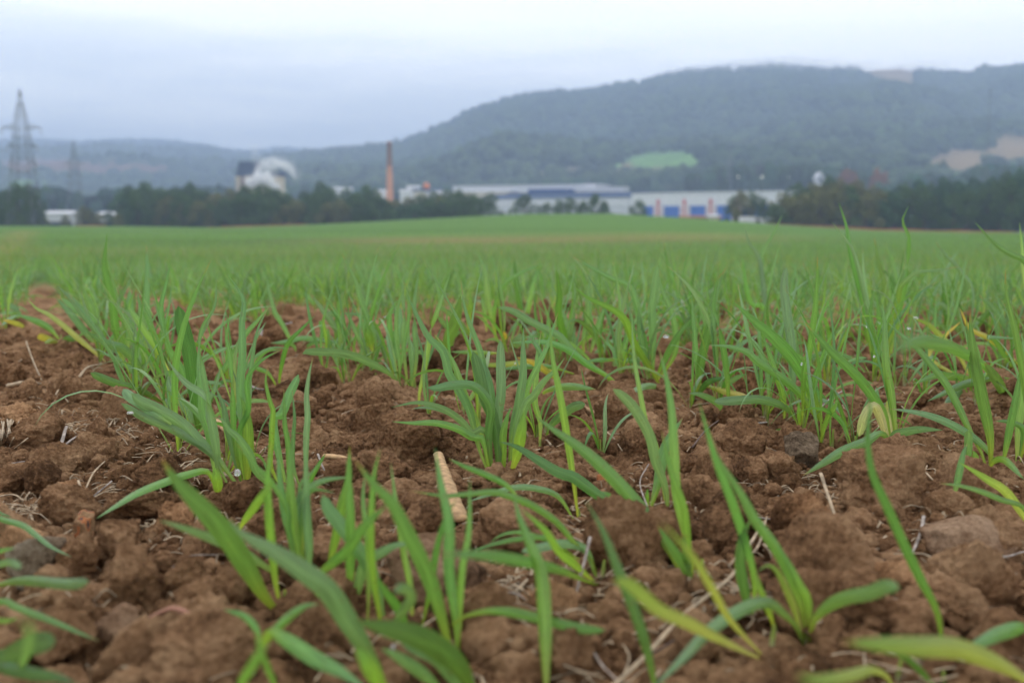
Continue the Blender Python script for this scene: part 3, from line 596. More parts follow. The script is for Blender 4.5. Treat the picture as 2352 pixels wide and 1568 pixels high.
tp = at4(470, 818, 330); o = empty('floodlight_pole', (tp[0], 330, FLOOR), 'single pole with a pale lamp head left of the dark tree belt', 'street lamp'); q = MB(); q.bar((0, 0, 0), (0, 0, tp[2] - FLOOR), .12, .08, 8); q.build('pole', M['pale'], o)
q = MB(); q.box(-.9, .9, -.4, .4, tp[2] - FLOOR - .5, tp[2] - FLOOR + .9); q.build('lamp_housing', M['pale'], o)
# vans parked by the factory
def van(x, y, label):
    c = at4(x, y, 292); o = empty('parked_van', (c[0], 292, FLOOR), label, 'van', 'vans parked by the factory'); z = c[2] - FLOOR - 2.0
    q = MB(); q.prism([(-2.6, z + .5), (2.6, z + .5), (2.6, z + 1.3), (2.1, z + 1.5), (1.5, z + 2.3), (-2.6, z + 2.35)], 0, 1.9); q.build('body', M['white'], o)
    q = MB(); q.prism([(1.35, z + 1.4), (2.0, z + 1.4), (1.5, z + 2.1), (1.35, z + 2.1)], -.02, 1.92); q.build('window', M['glass'], o)
    for s_ in (-1.7, 1.7):
        q = MB(); q.bar((s_, -.05, z + .42), (s_, 1.95, z + .42), .42, .42, 14); q.build('wheel', M['soot'], o)
    return o
# banks of red earth along the far edge of the field
mr_ = plain('red_bank_earth', (0.23, 0.095, 0.055), .95, .2, .2, spec=0)
for x0, x1, lift, lab in ((830, 1250, 3.0, 'l'), (3050, 4300, 4.0, 'r'), (300, 420, 2.5, 'm')):
    n = 60; V = []; 
    for i in range(n):
        x = x0 + (x1 - x0) * i / (n - 1); yd = np.interp(x * .57422, EDGE_X, EDGE_Y) if 0 else np.interp(x * .57422, EDGE_U, EDGE_Y)
        e = at(x * .57422, yd - lift * math.sin(math.pi * i / (n - 1)) ** .5 - (vnoise([[i * .35, x0]], 3)[0] - .5) * 2.5, 212)
        V += [(e[0], 206, FLOOR - .5), (e[0], 212, e[2]), (e[0], 214, e[2] - .1), (e[0], 220, FLOOR - .5)]
    F = [(4 * i + k, 4 * i + 4 + k, 4 * i + 5 + k, 4 * i + 1 + k) for i in range(n - 1) for k in range(3)]
    me = bpy.data.meshes.new('earth_bank'); me.from_pydata(V, [], F); me.materials.append(mr_); tag(link('earth_bank', me), kind='structure')
van(3002, 872, 'white van parked left of two, before the olive trees at the factory end')
van(3066, 876, 'white van parked right of two, before the olive trees at the factory end')
# ------------------------------------------------------------------ leaves
def leafmat():
    m, t, b = newmat('wheat_leaf'); o = t.nodes['Material Output']; a = N(t, 'ShaderNodeVertexColor', layer_name='Col')
    uv = N(t, 'ShaderNodeUVMap', uv_map='UVMap'); mp = N(t, 'ShaderNodeMapping'); mp.inputs['Scale'].default_value = (1, 1, 1); t.links.new(uv.outputs[0], mp.inputs[0])
    mp.inputs['Scale'].default_value = (16, 1.5, 1); n = N(t, 'ShaderNodeTexNoise'); n.inputs['Scale'].default_value = 1.0; n.inputs['Detail'].default_value = 3; t.links.new(mp.outputs[0], n.inputs['Vector'])
    mr = N(t, 'ShaderNodeMapRange'); mr.inputs['From Min'].default_value = .3; mr.inputs['From Max'].default_value = .7; mr.inputs['To Min'].default_value = .70; mr.inputs['To Max'].default_value = 1.24; t.links.new(n.outputs[0], mr.inputs[0])
    x = N(t, 'ShaderNodeVectorMath', operation='SCALE'); t.links.new(a.outputs[0], x.inputs[0]); t.links.new(mr.outputs[0], x.inputs['Scale'])
    g = N(t, 'ShaderNodeNewGeometry'); sp = N(t, 'ShaderNodeTexNoise'); sp.inputs['Scale'].default_value = 330; sp.inputs['Detail'].default_value = 2; t.links.new(g.outputs['Position'], sp.inputs['Vector'])
    sr = N(t, 'ShaderNodeMapRange'); sr.inputs['From Min'].default_value = .64; sr.inputs['From Max'].default_value = .70; sr.inputs['To Max'].default_value = .55; t.links.new(sp.outputs[0], sr.inputs[0])
    sm = N(t, 'ShaderNodeMixRGB'); sm.inputs[2].default_value = (.20, .13, .06, 1); t.links.new(sr.outputs[0], sm.inputs[0]); t.links.new(x.outputs[0], sm.inputs[1])
    t.links.new(sm.outputs[0], b.inputs['Base Color']); b.inputs['Roughness'].default_value = .40; b.inputs['Specular IOR Level'].default_value = .55
    bp = N(t, 'ShaderNodeBump'); bp.inputs['Distance'].default_value = .0004; bp.inputs['Strength'].default_value = .5; t.links.new(n.outputs[0], bp.inputs['Height']); t.links.new(bp.outputs[0], b.inputs['Normal'])
    tr = N(t, 'ShaderNodeBsdfTranslucent'); y = N(t, 'ShaderNodeVectorMath', operation='MULTIPLY'); y.inputs[1].default_value = (1.25, 1.25, .55); t.links.new(x.outputs[0], y.inputs[0]); t.links.new(y.outputs[0], tr.inputs[0])
    mx = N(t, 'ShaderNodeMixShader'); mx.inputs[0].default_value = .38; t.links.new(b.outputs[0], mx.inputs[1]); t.links.new(tr.outputs[0], mx.inputs[2]); t.links.new(mx.outputs[0], o.inputs[0])
    return m
MAT_WHEAT = leafmat()
TONE = {'g': [(.32, .44, .065), (.162, .340, .082), (.148, .308, .104)], 'b': [(.23, .36, .080), (.180, .330, .130), (.180, .315, .150)],
        'l': [(.42, .49, .085), (.235, .41, .068), (.165, .335, .105)], 'y': [(.40, .45, .09), (.42, .43, .08), (.54, .43, .09)],
        'p': [(.52, .54, .18), (.40, .48, .12), (.25, .40, .10)], 'd': [(.66, .62, .38), (.68, .64, .38), (.44, .50, .12)], 'k': [(.17, .30, .045), (.110, .245, .060), (.105, .225, .075)]}
def tonecol(tone, t, jit):
    a, b, c = [np.array(v) for v in TONE[tone]]
    w1 = sstep(0.03, .38, t)[:, None]; w2 = sstep(.4, .95, t)[:, None]
    return (a * (1 - w1) + b * w1) * (1 - w2) + c * w2 if jit is None else np.clip(((a * (1 - w1) + b * w1) * (1 - w2) + c * w2) * jit, 0, .95)
def smooth_path(P, n):
    P = np.asarray(P, float); m = len(P)
    if m == 2: P = np.vstack([P[0], P.mean(0), P[1]]); m = 3
    E = np.vstack([2 * P[0] - P[1], P, 2 * P[-1] - P[-2]])
    L = np.r_[0, np.cumsum(np.linalg.norm(np.diff(P, axis=0), axis=1))]; s = np.linspace(0, L[-1], n); k = np.clip(np.searchsorted(L, s, 'right') - 1, 0, m - 2)
    t = ((s - L[k]) / np.maximum(L[k + 1] - L[k], 1e-9))[:, None]; p0, p1, p2, p3 = E[k], E[k + 1], E[k + 2], E[k + 3]
    return .5 * (2 * p1 + (p2 - p0) * t + (2 * p0 - 5 * p1 + 4 * p2 - p3) * t ** 2 + (3 * p1 - p0 - 3 * p2 + p3) * t ** 3)
def ribbon(P, w, tone, side, blunt=False, n=22, fold=.22, jit=None, across=5, cut=False):
    """leaf blade along P: side = (n,3) direction of its width"""
    P = smooth_path(P, n) if len(P) != n else P; t = np.linspace(0, 1, n)
    if cut: prof = np.full(n, .9)
    elif blunt: prof = np.clip(.27 + .73 * sstep(.0, .5, t), 0, 1) * np.sqrt(np.clip(1 - ((t - .80) / .20).clip(0, 1) ** 2.2, 0, 1))
    else: prof = np.clip(.30 + .70 * sstep(.0, .42, t), 0, 1) * np.clip(1 - ((t - .48) / .52).clip(0, 1) ** 2.0, 0, 1)
    prof = np.maximum(prof, .015)
    T = np.gradient(P, axis=0); T /= np.linalg.norm(T, axis=1)[:, None] + 1e-9
    side = side - (side * T).sum(1)[:, None] * T; side /= np.linalg.norm(side, axis=1)[:, None] + 1e-9
    Nn = np.cross(side, T); s = np.linspace(-1, 1, across); W_ = (w * prof * .5)[:, None, None]
    fold_t = (fold * (1.6 - 1.1 * t))[:, None, None]
    V = P[:, None, :] + side[:, None, :] * s[None, :, None] * W_ * (1 - .25 * fold_t) + Nn[:, None, :] * (np.abs(s)[None, :, None] ** 1.3 - .4) * W_ * fold_t
    ix = np.arange(n * across).reshape(n, across); F = np.c_[ix[:-1, :-1].ravel(), ix[:-1, 1:].ravel(), ix[1:, 1:].ravel(), ix[1:, :-1].ravel()]
    C = np.repeat(tonecol(tone, t, jit)[:, None, :], across, 1)
    C = C * (1 + (np.abs(s) < .1)[None, :, None] * .22)                     # pale midrib
    if not blunt and not cut and int(abs(P[0, 0]) * 1e4) % 3 == 0: k_ = sstep(.93, .99, t)[:, None, None]; C = C * (1 - k_) + np.array([.42, .27, .11]) * k_   # dry tip
    UV = np.stack(np.meshgrid(s * .5 + .5, t * 4 + P[0, 0] * 7), -1)
    return V.reshape(-1, 3), F, C.reshape(-1, 3), UV.reshape(-1, 2)
CR = {'L': (0, 1000, .5808), 'M': (1366, 1000, .5808), 'R': (2732, 1000, .5800), 'A': (0, 1831, .5808), 'B': (1366, 1831, .5808), 'D': (2732, 1831, .5800),
      'C': (900, 1800, .5938), 'T': (2732, 300, .5800), 'S': (1366, 300, .5808), 'E': (0, 0, 1.7415)}
def cv(c, p): x0, y0, s = CR[c]; return ((x0 + p[0] * s) * .57422, (y0 + p[1] * s) * .57422)
wheat_count = 0
BASES = []
def stem_mesh(h=.022, r=.0017, seed=0):
    n = 6; V = []; prof = [(r * 1.15, -.010), (r * 1.2, 0), (r * 1.05, h * .5), (r * .55, h)]
    for k, (rr_, z) in enumerate(prof): V += [(rr_ * math.cos(2 * math.pi * i / n) + .0006 * k * math.sin(seed), rr_ * math.sin(2 * math.pi * i / n) + .0006 * k * math.cos(seed), z) for i in range(n)]
    F = [(k * n + i, k * n + (i + 1) % n, (k + 1) * n + (i + 1) % n, (k + 1) * n + i) for k in range(3) for i in range(n)]
    V = np.array(V); c = np.where(V[:, 2:3] < .003, [[.52, .50, .30]], [[.34, .42, .10]])
    return mesh_np('stem', V, F, MAT_WHEAT, col=c, uv=V[:, :2] * 100)
STEMS0 = [stem_mesh(.008 + .002 * k, .0013, k) for k in range(3)]
STEMS = [stem_mesh(.02 + .003 * k, .0014 + .0002 * k, k) for k in range(4)]
G_W = 'wheat seedlings of the young crop'
def plant(c, base, label, leaves, name='wheat_plant', zb=0.0, basec=None):
    """a seedling rooted where (base) meets the soil; leaves follow their outlines at the depth of the plant"""
    global wheat_count
    bx, by = cv(c, base); g = ground_at(bx, by, zb); Y0 = g[1]; gz = ground_z(g[0], g[1])[0]; rg = np.random.default_rng(wheat_count + 100)
    o = empty(name, (g[0], g[1], gz), label, 'wheat plant', G_W); wheat_count += 1; org = np.array([g[0], g[1], gz]); BASES.append((g[0], g[1])); link('stem', STEMS0[wheat_count % 3], o)
    for pts, w, tone, *fl in leaves:
        fl = fl[0] if fl else ''; cc = c
        if pts and isinstance(pts[0], str): cc = pts[0]; pts = pts[1:]
        q = [cv(cc, p) for p in pts]; L = np.r_[0, np.cumsum([math.dist(a, b) for a, b in zip(q[:-1], q[1:])])]; s = L / L[-1]
        lean = rg.uniform(-.05, .06) * (L[-1] / FD * Y0) / .12
        for (x, y), si in zip(q, s):
            if si < .12: continue
            d = ray(x, y)
            if d[2] < -1e-3:
                Yl = ((.016 + .012 * min(1, si)) - CAMZ) / d[2] * d[1]
                if Y0 + lean * si > Yl: lean = (Yl - Y0) / si
        P = np.array([at(x, y, max(.16, Y0 + lean * si)) for (x, y), si in zip(q, s)])
        P[0, 2] = min(P[0, 2], gz - .004) if math.dist(q[0], (bx, by)) < 12 else P[0, 2]
        wm = w * CR[cc][2] * .57422 / FD * Y0; n = 26; P = smooth_path(P, n)
        T = np.gradient(P, axis=0); view = P - np.array([0, 0, CAMZ]); sd_ = np.cross(T, view); sd_ /= np.linalg.norm(sd_, axis=1)[:, None]
        nn = np.cross(sd_, T); nn /= np.linalg.norm(nn, axis=1)[:, None]; t = np.linspace(0, 1, n)
        ph = rg.uniform(-.3, .3) + rg.uniform(-.45, .45) * t + (math.pi * sstep(.45, .75, t) if 't' in fl else 0)
        sd_ = sd_ * np.cos(ph)[:, None] + nn * np.sin(ph)[:, None]; jit = rg.uniform(.86, 1.14) * (1 + rg.normal(0, .04, 3))
        V, F, C, UV = ribbon(P, wm * 1.2, tone, sd_, 'b' in fl, n, fold=rg.uniform(.15, .5), jit=jit, cut='c' in fl)
        link('leaf', mesh_np('leaf', V - org, F, MAT_WHEAT, col=C, uv=UV), o)
    return o
# ------------------------------------------------------------------ the seedlings in the foreground, one by one
plant('L', (1010, 950), 'blue green seedling left of the brown clod, its broad blades arching far left', [
  ([(1008, 950), (985, 880), (940, 780), (850, 680), (760, 650), (660, 600), (590, 555)], 55, 'b'), ([(1005, 955), (930, 850), (840, 770), (750, 725), (680, 708)], 34, 'b'),
  ([(1012, 890), (1005, 800), (990, 650), (975, 450), (950, 300)], 50, 'l'), ([(1020, 870), (960, 700), (935, 600), (930, 500)], 50, 'b')])
plant('L', (1045, 850), 'upright seedling with one very tall narrow blade, just behind the brown clod', [
  ([(1045, 850), (1050, 700), (1030, 500), (1010, 380), (1015, 200), (1008, -40)], 42, 'g'), ([(1050, 845), (1100, 650), (1180, 480), (1228, 440)], 40, 'g'), ([(1060, 800), (1090, 650), (1130, 500)], 34, 'l')])
plant('L', (850, 860), 'dense upright green seedling with a pale lime stem in the left row', [
  ([(850, 862), (820, 700), (790, 500), (770, 330), (740, 220), (718, 100), (738, -120)], 50, 'g'), ([(855, 850), (850, 650), (870, 450), (880, 300)], 48, 'l'), ([(870, 740), (890, 600), (900, 400), (890, 250)], 46, 'g'),
  ([(845, 855), (700, 600), (600, 480), (500, 350), (430, 280), (388, 240)], 45, 'g')])
plant('L', (760, 805), 'seedling with a long pale yellow green blade lying far to the upper left', [
  ([(765, 808), (640, 690), (520, 590), (440, 520), (330, 440), (250, 400), (180, 325)], 38, 'p'), ([(750, 700), (680, 560), (600, 460), (520, 400), (400, 318)], 55, 'g')])
plant('L', (690, 690), 'leaning green seedling at the back of the left row with narrow parallel blades', [
  ([(690, 700), (570, 540), (480, 430), (380, 320)], 46, 'g'), ([(730, 690), (620, 470), (560, 400), (480, 300)], 42, 'g'), ([(700, 690), (660, 500), (600, 330), (560, 230)], 40, 'g'), ([(710, 690), (700, 560), (640, 400), (610, 300)], 40, 'l')])
plant('L', (420, 640), 'half collapsed seedling with a yellow orange tip beside the bare soil strip', [
  ([(420, 630), (340, 540), (250, 490), (110, 440)], 42, 'g'), ([(410, 640), (470, 610), (545, 615)], 40, 'k'), ([(410, 638), (340, 615), (258, 590)], 38, 'y', 'b'), ([(415, 640), (360, 625), (305, 640)], 30, 'p')])
plant('L', (170, 480), 'flattened seedling at the left frame edge, blades lying along the soil', [
  ([(170, 480), (80, 435), (-10, 440)], 30, 'g'), ([(165, 470), (100, 400), (40, 375), (-10, 390)], 36, 'b'), ([(205, 560), (150, 520), (60, 490), (20, 487)], 24, 'y'), ([(170, 478), (120, 460), (60, 480), (10, 520)], 26, 'g')])
plant('L', (1185, 1100), 'seedling with a snapped off pale stub and one blue blade lying left', [
  ([(1188, 1102), (1182, 1000), (1176, 900), (1170, 828)], 44, 'l', 'c'), ([(1170, 1088), (1050, 1010), (930, 950), (820, 925), (700, 880), (623, 845)], 50, 'g', 'b'), ([(1165, 835), (1080, 680), (1000, 560), (920, 440), (890, 390), (922, 288)], 40, 'l'),
  ([(1200, 1100), (1215, 1000), (1225, 900)], 22, 'l')])
plant('L', (1360, 1270), 'seedling with the broad dark blunt leaf standing straight up in the left row', [
  ([(1355, 1270), (1300, 1120), (1230, 1020), (1170, 930), (1148, 830)], 62, 'b'), ([(1365, 1270), (1350, 1120), (1310, 960), (1240, 800), (1160, 680), (1120, 500), (1110, 380), (1150, 200), (1178, 60)], 40, 'g', 't'),
  ([(1375, 1260), (1345, 1050), (1325, 850), (1300, 700), (1255, 520), (1228, 383)], 92, 'k', 'b'), ([(1370, 1260), (1400, 1100), (1480, 950), (1520, 800)], 36, 'b')])
plant('A', (1500, 285), 'big seedling of the left row with two very broad blunt blades reaching left', [
  (['L', (1620, 1600), (1500, 1440), (1380, 1330), (1250, 1200), (1100, 1110), (980, 1050), (903, 985)], 84, 'b', 'b'), (['L', (1560, 1600), (1450, 1400), (1300, 1300), (1150, 1220), (1000, 1160), (900, 1100), (833, 1053)], 66, 'b', 'b'),
  (['L', (1180, 1200), (1100, 1145), (1000, 1075), (900, 1010), (848, 955)], 70, 'b', 'b'),
  (['L', (1490, 1690), (1480, 1500), (1440, 1250), (1400, 1130), (1390, 1000), (1370, 800), (1368, 640)], 60, 'g'), (['L', (1510, 1680), (1490, 1380), (1450, 1150), (1400, 1000), (1300, 930), (1220, 850), (1148, 748)], 58, 'b', 't'),
  (['L', (1500, 1600), (1440, 1080), (1410, 900), (1400, 860), (1370, 650), (1400, 520), (1480, 380), (1490, 180)], 38, 'g', 't'),
  ([(1500, 285), (1440, 100), (1300, 110), (1150, 160), (950, 240), (800, 330), (660, 418)], 50, 'g'), ([(1500, 280), (1500, 180), (1475, 60)], 60, 'l')])
plant('L', (1700, 1600), 'tallest bright green seedling in the thick of the left row, with twisted narrow tips', [
  ([(1690, 1600), (1680, 1300), (1660, 1100), (1655, 900), (1670, 700), (1665, 500), (1680, 380), (1660, 300), (1568, 170)], 56, 'g'), ([(1700, 1600), (1710, 1300), (1690, 1100), (1650, 1000)], 70, 'l'),
  ([(1680, 1590), (1600, 1350), (1560, 1200), (1540, 1080), (1500, 980), (1488, 920)], 50, 'b'), ([(1690, 1590), (1640, 1480), (1610, 1250), (1600, 1000), (1580, 700), (1560, 600), (1592, 400)], 36, 'g', 't'),
  ([(1700, 1590), (1640, 1300), (1710, 1100), (1700, 900), (1760, 800), (1830, 740), (1952, 680)], 34, 'g'), ([(1700, 1590), (1660, 1300), (1700, 1000), (1730, 800), (1770, 560), (1860, 375)], 36, 'g')])
plant('L', (1440, 1070), 'fine seedling with a blue blade crossing over the left row to the right', [
  ([(1440, 1072), (1490, 900), (1560, 800), (1620, 700), (1690, 580), (1780, 480), (1862, 375)], 42, 'b'), ([(1445, 1070), (1480, 960), (1560, 900), (1640, 930)], 30, 'b'), ([(1435, 1070), (1400, 950), (1330, 850), (1240, 800)], 34, 'b')])
plant('L', (1960, 960), 'thin single stemmed seedling between the left row and the middle row', [
  ([(1930, 980), (1925, 880), (1960, 700), (2000, 620), (2080, 540), (2172, 448)], 30, 'g'), ([(1925, 980), (1850, 850), (1760, 800), (1830, 700), (1950, 685)], 28, 'g')])
plant('L', (1990, 1640), 'slender seedling right of the left row with upright blades and an arching blue one', [
  ([(1960, 1640), (1780, 1540), (1720, 1400), (1640, 1290), (1580, 1240), (1520, 1160), (1460, 1158)], 50, 'b'), ([(1980, 1640), (1870, 1500), (1870, 1300), (1880, 1100), (1860, 1050), (1830, 900), (1850, 800)], 36, 'l'),
  ([(1985, 1640), (1880, 1200), (1940, 1130), (1990, 1000), (2040, 900), (2055, 855)], 58, 'g', 'b'), ([(1990, 1640), (1985, 1350), (1962, 1200), (1955, 950)], 34, 'g')])
plant('L', (2110, 1680), 'blue green seedling with one tall grey green blade, right side of the left row', [
  ([(2105, 1690), (2110, 1300), (2120, 1150), (2112, 1000), (2130, 850), (2156, 735)], 42, 'b'), ([(2100, 1690), (2025, 1500), (2022, 1300), (2030, 1150), (2012, 965)], 32, 'g'), ([(2110, 1690), (2150, 1560), (2230, 1420), (2245, 1400)], 28, 'g')])
plant('L', (2070, 732), 'small seedling with a level blade pointing right, at the back between two rows', [
  ([(2068, 735), (2000, 620), (1950, 520), (1890, 420), (1850, 260), (1838, 180)], 30, 'g'), ([(2072, 733), (2110, 670), (2200, 625), (2360, 640)], 28, 'b'), ([(2070, 735), (2010, 650), (1930, 640), (1845, 640)], 26, 'b')])
plant('L', (2300, 720), 'seedling with a short stubby cut leaf and a wide level blade, upper middle', [
  ([(2300, 722), (2260, 640), (2230, 560), (2205, 485)], 46, 'g', 'b'), ([(2305, 722), (2352, 600), (2300, 520), (2190, 370), (2140, 310)], 40, 'b'), ([(2310, 722), (2340, 560), (2352, 480), (2290, 440), (2225, 462)], 40, 'b', 'b'), ([(2300, 722), (2270, 640), (2100, 605), (1990, 625), (1855, 642)], 36, 'g')])
plant('M', (235, 862), 'two bladed seedling with a yellow green stem left of the tall blue one', [
  ([(235, 868), (190, 730), (120, 600), (60, 480), (15, 400)], 36, 'l'), ([(215, 700), (190, 600), (170, 500)], 58, 'l')])
plant('M', (330, 842), 'grey blue seedling with a folded upright blade carrying dew', [
  ([(330, 842), (290, 700), (240, 560), (200, 500), (150, 460), (80, 440), (-10, 438)], 38, 'b'), ([(335, 845), (345, 700), (330, 500), (340, 420), (405, 325)], 40, 'g'), ([(340, 842), (370, 650), (400, 500), (405, 370)], 60, 'b'), ([(238, 780), (250, 680), (260, 600)], 26, 'b'),
  ([(240, 800), (225, 600), (150, 400), (100, 230), (40, 100), (0, 20)], 40, 'b')])
plant('M', (437, 985), 'seedling with a single wide blue blade arching left over a dark clod', [
  ([(437, 988), (380, 900), (300, 830), (200, 780), (100, 735), (-60, 705), (-250, 700), (-270, 715)], 50, 'b', 'b')])
plant('M', (467, 950), 'narrow upright pair of crossed blades directly left of the middle tuft', [
  ([(467, 955), (440, 800), (425, 600), (430, 450), (420, 280), (435, 130)], 34, 'g', 't'), ([(480, 935), (510, 800), (512, 650), (500, 500), (505, 330), (530, 150)], 36, 'g', 't'), ([(475, 940), (490, 700), (460, 600), (450, 450)], 34, 'b')])
plant('M', (540, 1138), 'lone seedling with one slender pale twisted blade beside the big clod', [([(540, 1142), (535, 1000), (560, 880), (590, 700), (610, 560), (660, 420), (700, 300), (747, 165)], 38, 'l', 't')])
plant('M', (1060, 1540), 'fullest tuft of the picture, in the centre, with many blades fanning out both ways', [
  ([(1010, 1530), (960, 1400), (930, 1300), (880, 1100), (800, 950), (740, 850), (700, 700), (600, 600), (530, 470), (445, 290)], 54, 'g'), ([(1020, 1535), (970, 1300), (900, 1120), (850, 1000), (780, 800), (700, 660), (640, 580)], 46, 'l'),
  ([(1050, 1540), (1015, 1280), (1030, 1100), (1000, 1020), (950, 960), (880, 925), (750, 930), (650, 950), (588, 945)], 58, 'g', 'b'), ([(1030, 1530), (980, 1320), (900, 1290), (800, 1230), (650, 1190), (480, 1190), (348, 1180)], 48, 'g'),
  ([(1040, 1535), (1000, 1250), (900, 1260), (830, 1180), (720, 1100), (600, 1060), (500, 1050), (345, 1082)], 44, 'g'), ([(1060, 1540), (1080, 1400), (1040, 1150), (980, 1000), (950, 850), (905, 695)], 72, 'k', 'b'),
  ([(1080, 1540), (1100, 1450), (1060, 1250), (1020, 950), (960, 740)], 70, 'g', 'b'), ([(1090, 1540), (1060, 1300), (1000, 1050), (970, 750), (900, 550), (850, 400), (822, 215)], 42, 'g')])
plant('M', (1140, 1530), 'right hand neighbour of the central tuft, with broad upright blades and one blunt oval leaf', [
  ([(1130, 1530), (1080, 1200), (1100, 1000), (1100, 850), (1095, 618)], 66, 'b', 'b'), ([(1150, 1530), (1180, 1250), (1220, 1050), (1250, 850), (1250, 650), (1255, 525)], 62, 'g'), ([(1160, 1530), (1200, 1380), (1230, 1150), (1280, 950), (1350, 800), (1420, 650), (1492, 428)], 42, 'l'),
  ([(1150, 1530), (1250, 1120), (1330, 1000), (1400, 900), (1480, 820), (1538, 740)], 58, 'b'), ([(1120, 1530), (1110, 1300), (1140, 1150), (1170, 1080)], 50, 'l'), ([(1135, 1532), (1190, 1470), (1230, 1300), (1260, 1100)], 60, 'l')])
plant('M', (1360, 1392), 'solitary upright seedling standing right of the central tuft', [
  ([(1360, 1398), (1368, 1200), (1330, 1050), (1340, 850), (1350, 700), (1376, 560)], 42, 'l'), ([(1365, 840), (1365, 700), (1320, 620), (1350, 555)], 30, 'b')])
plant('M', (1400, 1300), 'small seedling with one short oval blue leaf near the dry stalk', [([(1398, 1305), (1450, 1200), (1530, 1130), (1600, 1080), (1678, 1058)], 56, 'b', 'b')])
plant('M', (1335, 1005), 'low seedling with one level blade pointing right over the soil', [([(1335, 1008), (1400, 975), (1500, 945), (1600, 940), (1755, 958)], 42, 'g'), ([(1330, 1005), (1270, 960), (1230, 960)], 20, 'l')])
plant('M', (1950, 988), 'seedling with a long flat arching blade running left behind the central tuft', [([(1950, 990), (1850, 880), (1700, 790), (1580, 700), (1480, 650), (1350, 630), (1160, 640)], 44, 'g'), ([(1945, 985), (1800, 850), (1650, 750), (1560, 660), (1500, 590), (1400, 540), (1280, 480), (1180, 420), (1075, 393)], 44, 'b', 'b')])
plant('M', (1530, 920), 'trampled seedling with a yellow tipped blade flat on the soil', [([(1535, 922), (1420, 840), (1330, 780), (1205, 735)], 40, 'y'), ([(1530, 915), (1400, 800), (1250, 780), (1000, 790), (860, 742)], 36, 'p'), ([(1600, 852), (1450, 805), (1300, 800), (1050, 825)], 36, 'g'), ([(1100, 710), (960, 705), (750, 700)], 32, 'l')])
plant('B', (1635, 420), 'tall thin single blade rising right of the central tuft to above the trees', [(['M', (1635, 1852), (1600, 1600), (1540, 1200), (1495, 950), (1450, 720), (1433, 465)], 46, 'l'),
  ([(1620, 400), (1500, 270), (1350, 210), (1200, 200), (1050, 240), (868, 302)], 42, 'b')])
plant('B', (2005, 455), 'seedling whose single broad dark blade leans left across the middle foreground', [(['M', (2005, 1890), (1920, 1800), (1750, 1670), (1600, 1560), (1500, 1530), (1350, 1440), (1200, 1350), (1083, 1318)], 78, 'k'), (['M', (2008, 1890), (1930, 1790), (1850, 1690), (1780, 1660)], 40, 'g')])
plant('B', (2390, 880), 'large middle row seedling with a long broad blade leaning left and an upright lime one', [
  (['M', (2395, 2320), (2250, 2051), (2100, 1831), (1920, 1620), (1750, 1450), (1600, 1330), (1450, 1230), (1328, 1138)], 92, 'g'), (['M', (2420, 2330), (2400, 2100), (2310, 1700), (2290, 1400), (2272, 1100), (2230, 850), (2178, 650)], 64, 'l'),
  (['M', (2400, 2320), (2390, 2200), (2350, 1950)], 55, 'k')])
plant('M', (2250, 1900), 'seedling with a wide blue blunt blade leaning left above the earth crumbs', [([(2250, 1905), (2230, 1650), (2160, 1450), (2120, 1280), (2020, 1100), (1930, 1000), (1868, 955)], 70, 'b', 'b'),
  ([(2250, 1905), (2180, 1400), (2100, 1200), (2060, 1000), (2020, 780), (2005, 600), (1998, 420)], 34, 'l'), ([(2120, 1810), (2180, 1600), (2230, 1350), (2352, 1150)], 70, 'g'), ([(2110, 1785), (2105, 1700), (2108, 1640)], 28, 'l')])
plant('M', (1895, 868), 'small forked seedling behind the level crumb of soil right of centre', [([(1895, 872), (1880, 770), (1900, 600), (1925, 450), (1930, 285)], 40, 'b'), ([(1898, 872), (1925, 760), (1960, 640), (1985, 560)], 34, 'l'), ([(1890, 760), (1800, 755), (1680, 766)], 28, 'g'), ([(1900, 780), (1960, 760), (2060, 770)], 32, 'b')])
plant('M', (2135, 925), 'tall many bladed seedling right of centre with one oval tip high above the rest', [
  ([(2130, 930), (2100, 750), (2060, 550), (2040, 400), (1980, 250), (1850, 190), (1700, 110), (1590, 45)], 44, 'g'), ([(2125, 930), (2100, 800), (2060, 560), (2045, 380)], 50, 'b'), ([(2145, 930), (2145, 600), (2140, 400), (2160, 250), (2176, 105)], 52, 'b', 'b'),
  ([(2220, 1005), (2150, 850), (2020, 650), (1950, 480), (1850, 400), (1700, 330), (1595, 245)], 44, 'l'), ([(2150, 920), (2230, 750), (2310, 600), (2420, 460)], 40, 'g'), ([(2225, 985), (2210, 950), (2100, 935), (1940, 1005)], 40, 'b'), ([(2160, 920), (2300, 700), (2280, 450), (2200, 250), (2190, 130)], 38, 'g')])
plant('M', (1700, 755), 'bushy upright seedling with a broad pale blade leaning right, middle distance', [
  ([(1690, 755), (1665, 650), (1700, 450), (1700, 235)], 42, 'g', 'b'), ([(1640, 800), (1600, 700), (1540, 600), (1495, 450), (1500, 300), (1480, 120)], 42, 'g'), ([(1700, 755), (1740, 620), (1780, 480), (1850, 330)], 36, 'g'), ([(1700, 750), (1850, 640), (1950, 585)], 46, 'b'),
  ([(1840, 800), (1800, 700), (1740, 580), (1640, 490), (1555, 488)], 34, 'g'), ([(1650, 720), (1590, 600), (1540, 480), (1510, 380)], 46, 'b')])
plant('M', (900, 620), 'pale seedling behind the central tuft with a yellow fleck on its stem', [([(900, 625), (880, 480), (890, 350), (885, 250)], 34, 'l'), ([(905, 625), (860, 560), (760, 450), (640, 370)], 40, 'b'), ([(910, 665), (820, 590), (700, 500), (660, 450)], 44, 'b'), ([(760, 840), (735, 650), (780, 500), (822, 312)], 62, 'g', ''), ([(730, 860), (710, 700), (640, 580)], 36, 'l')])
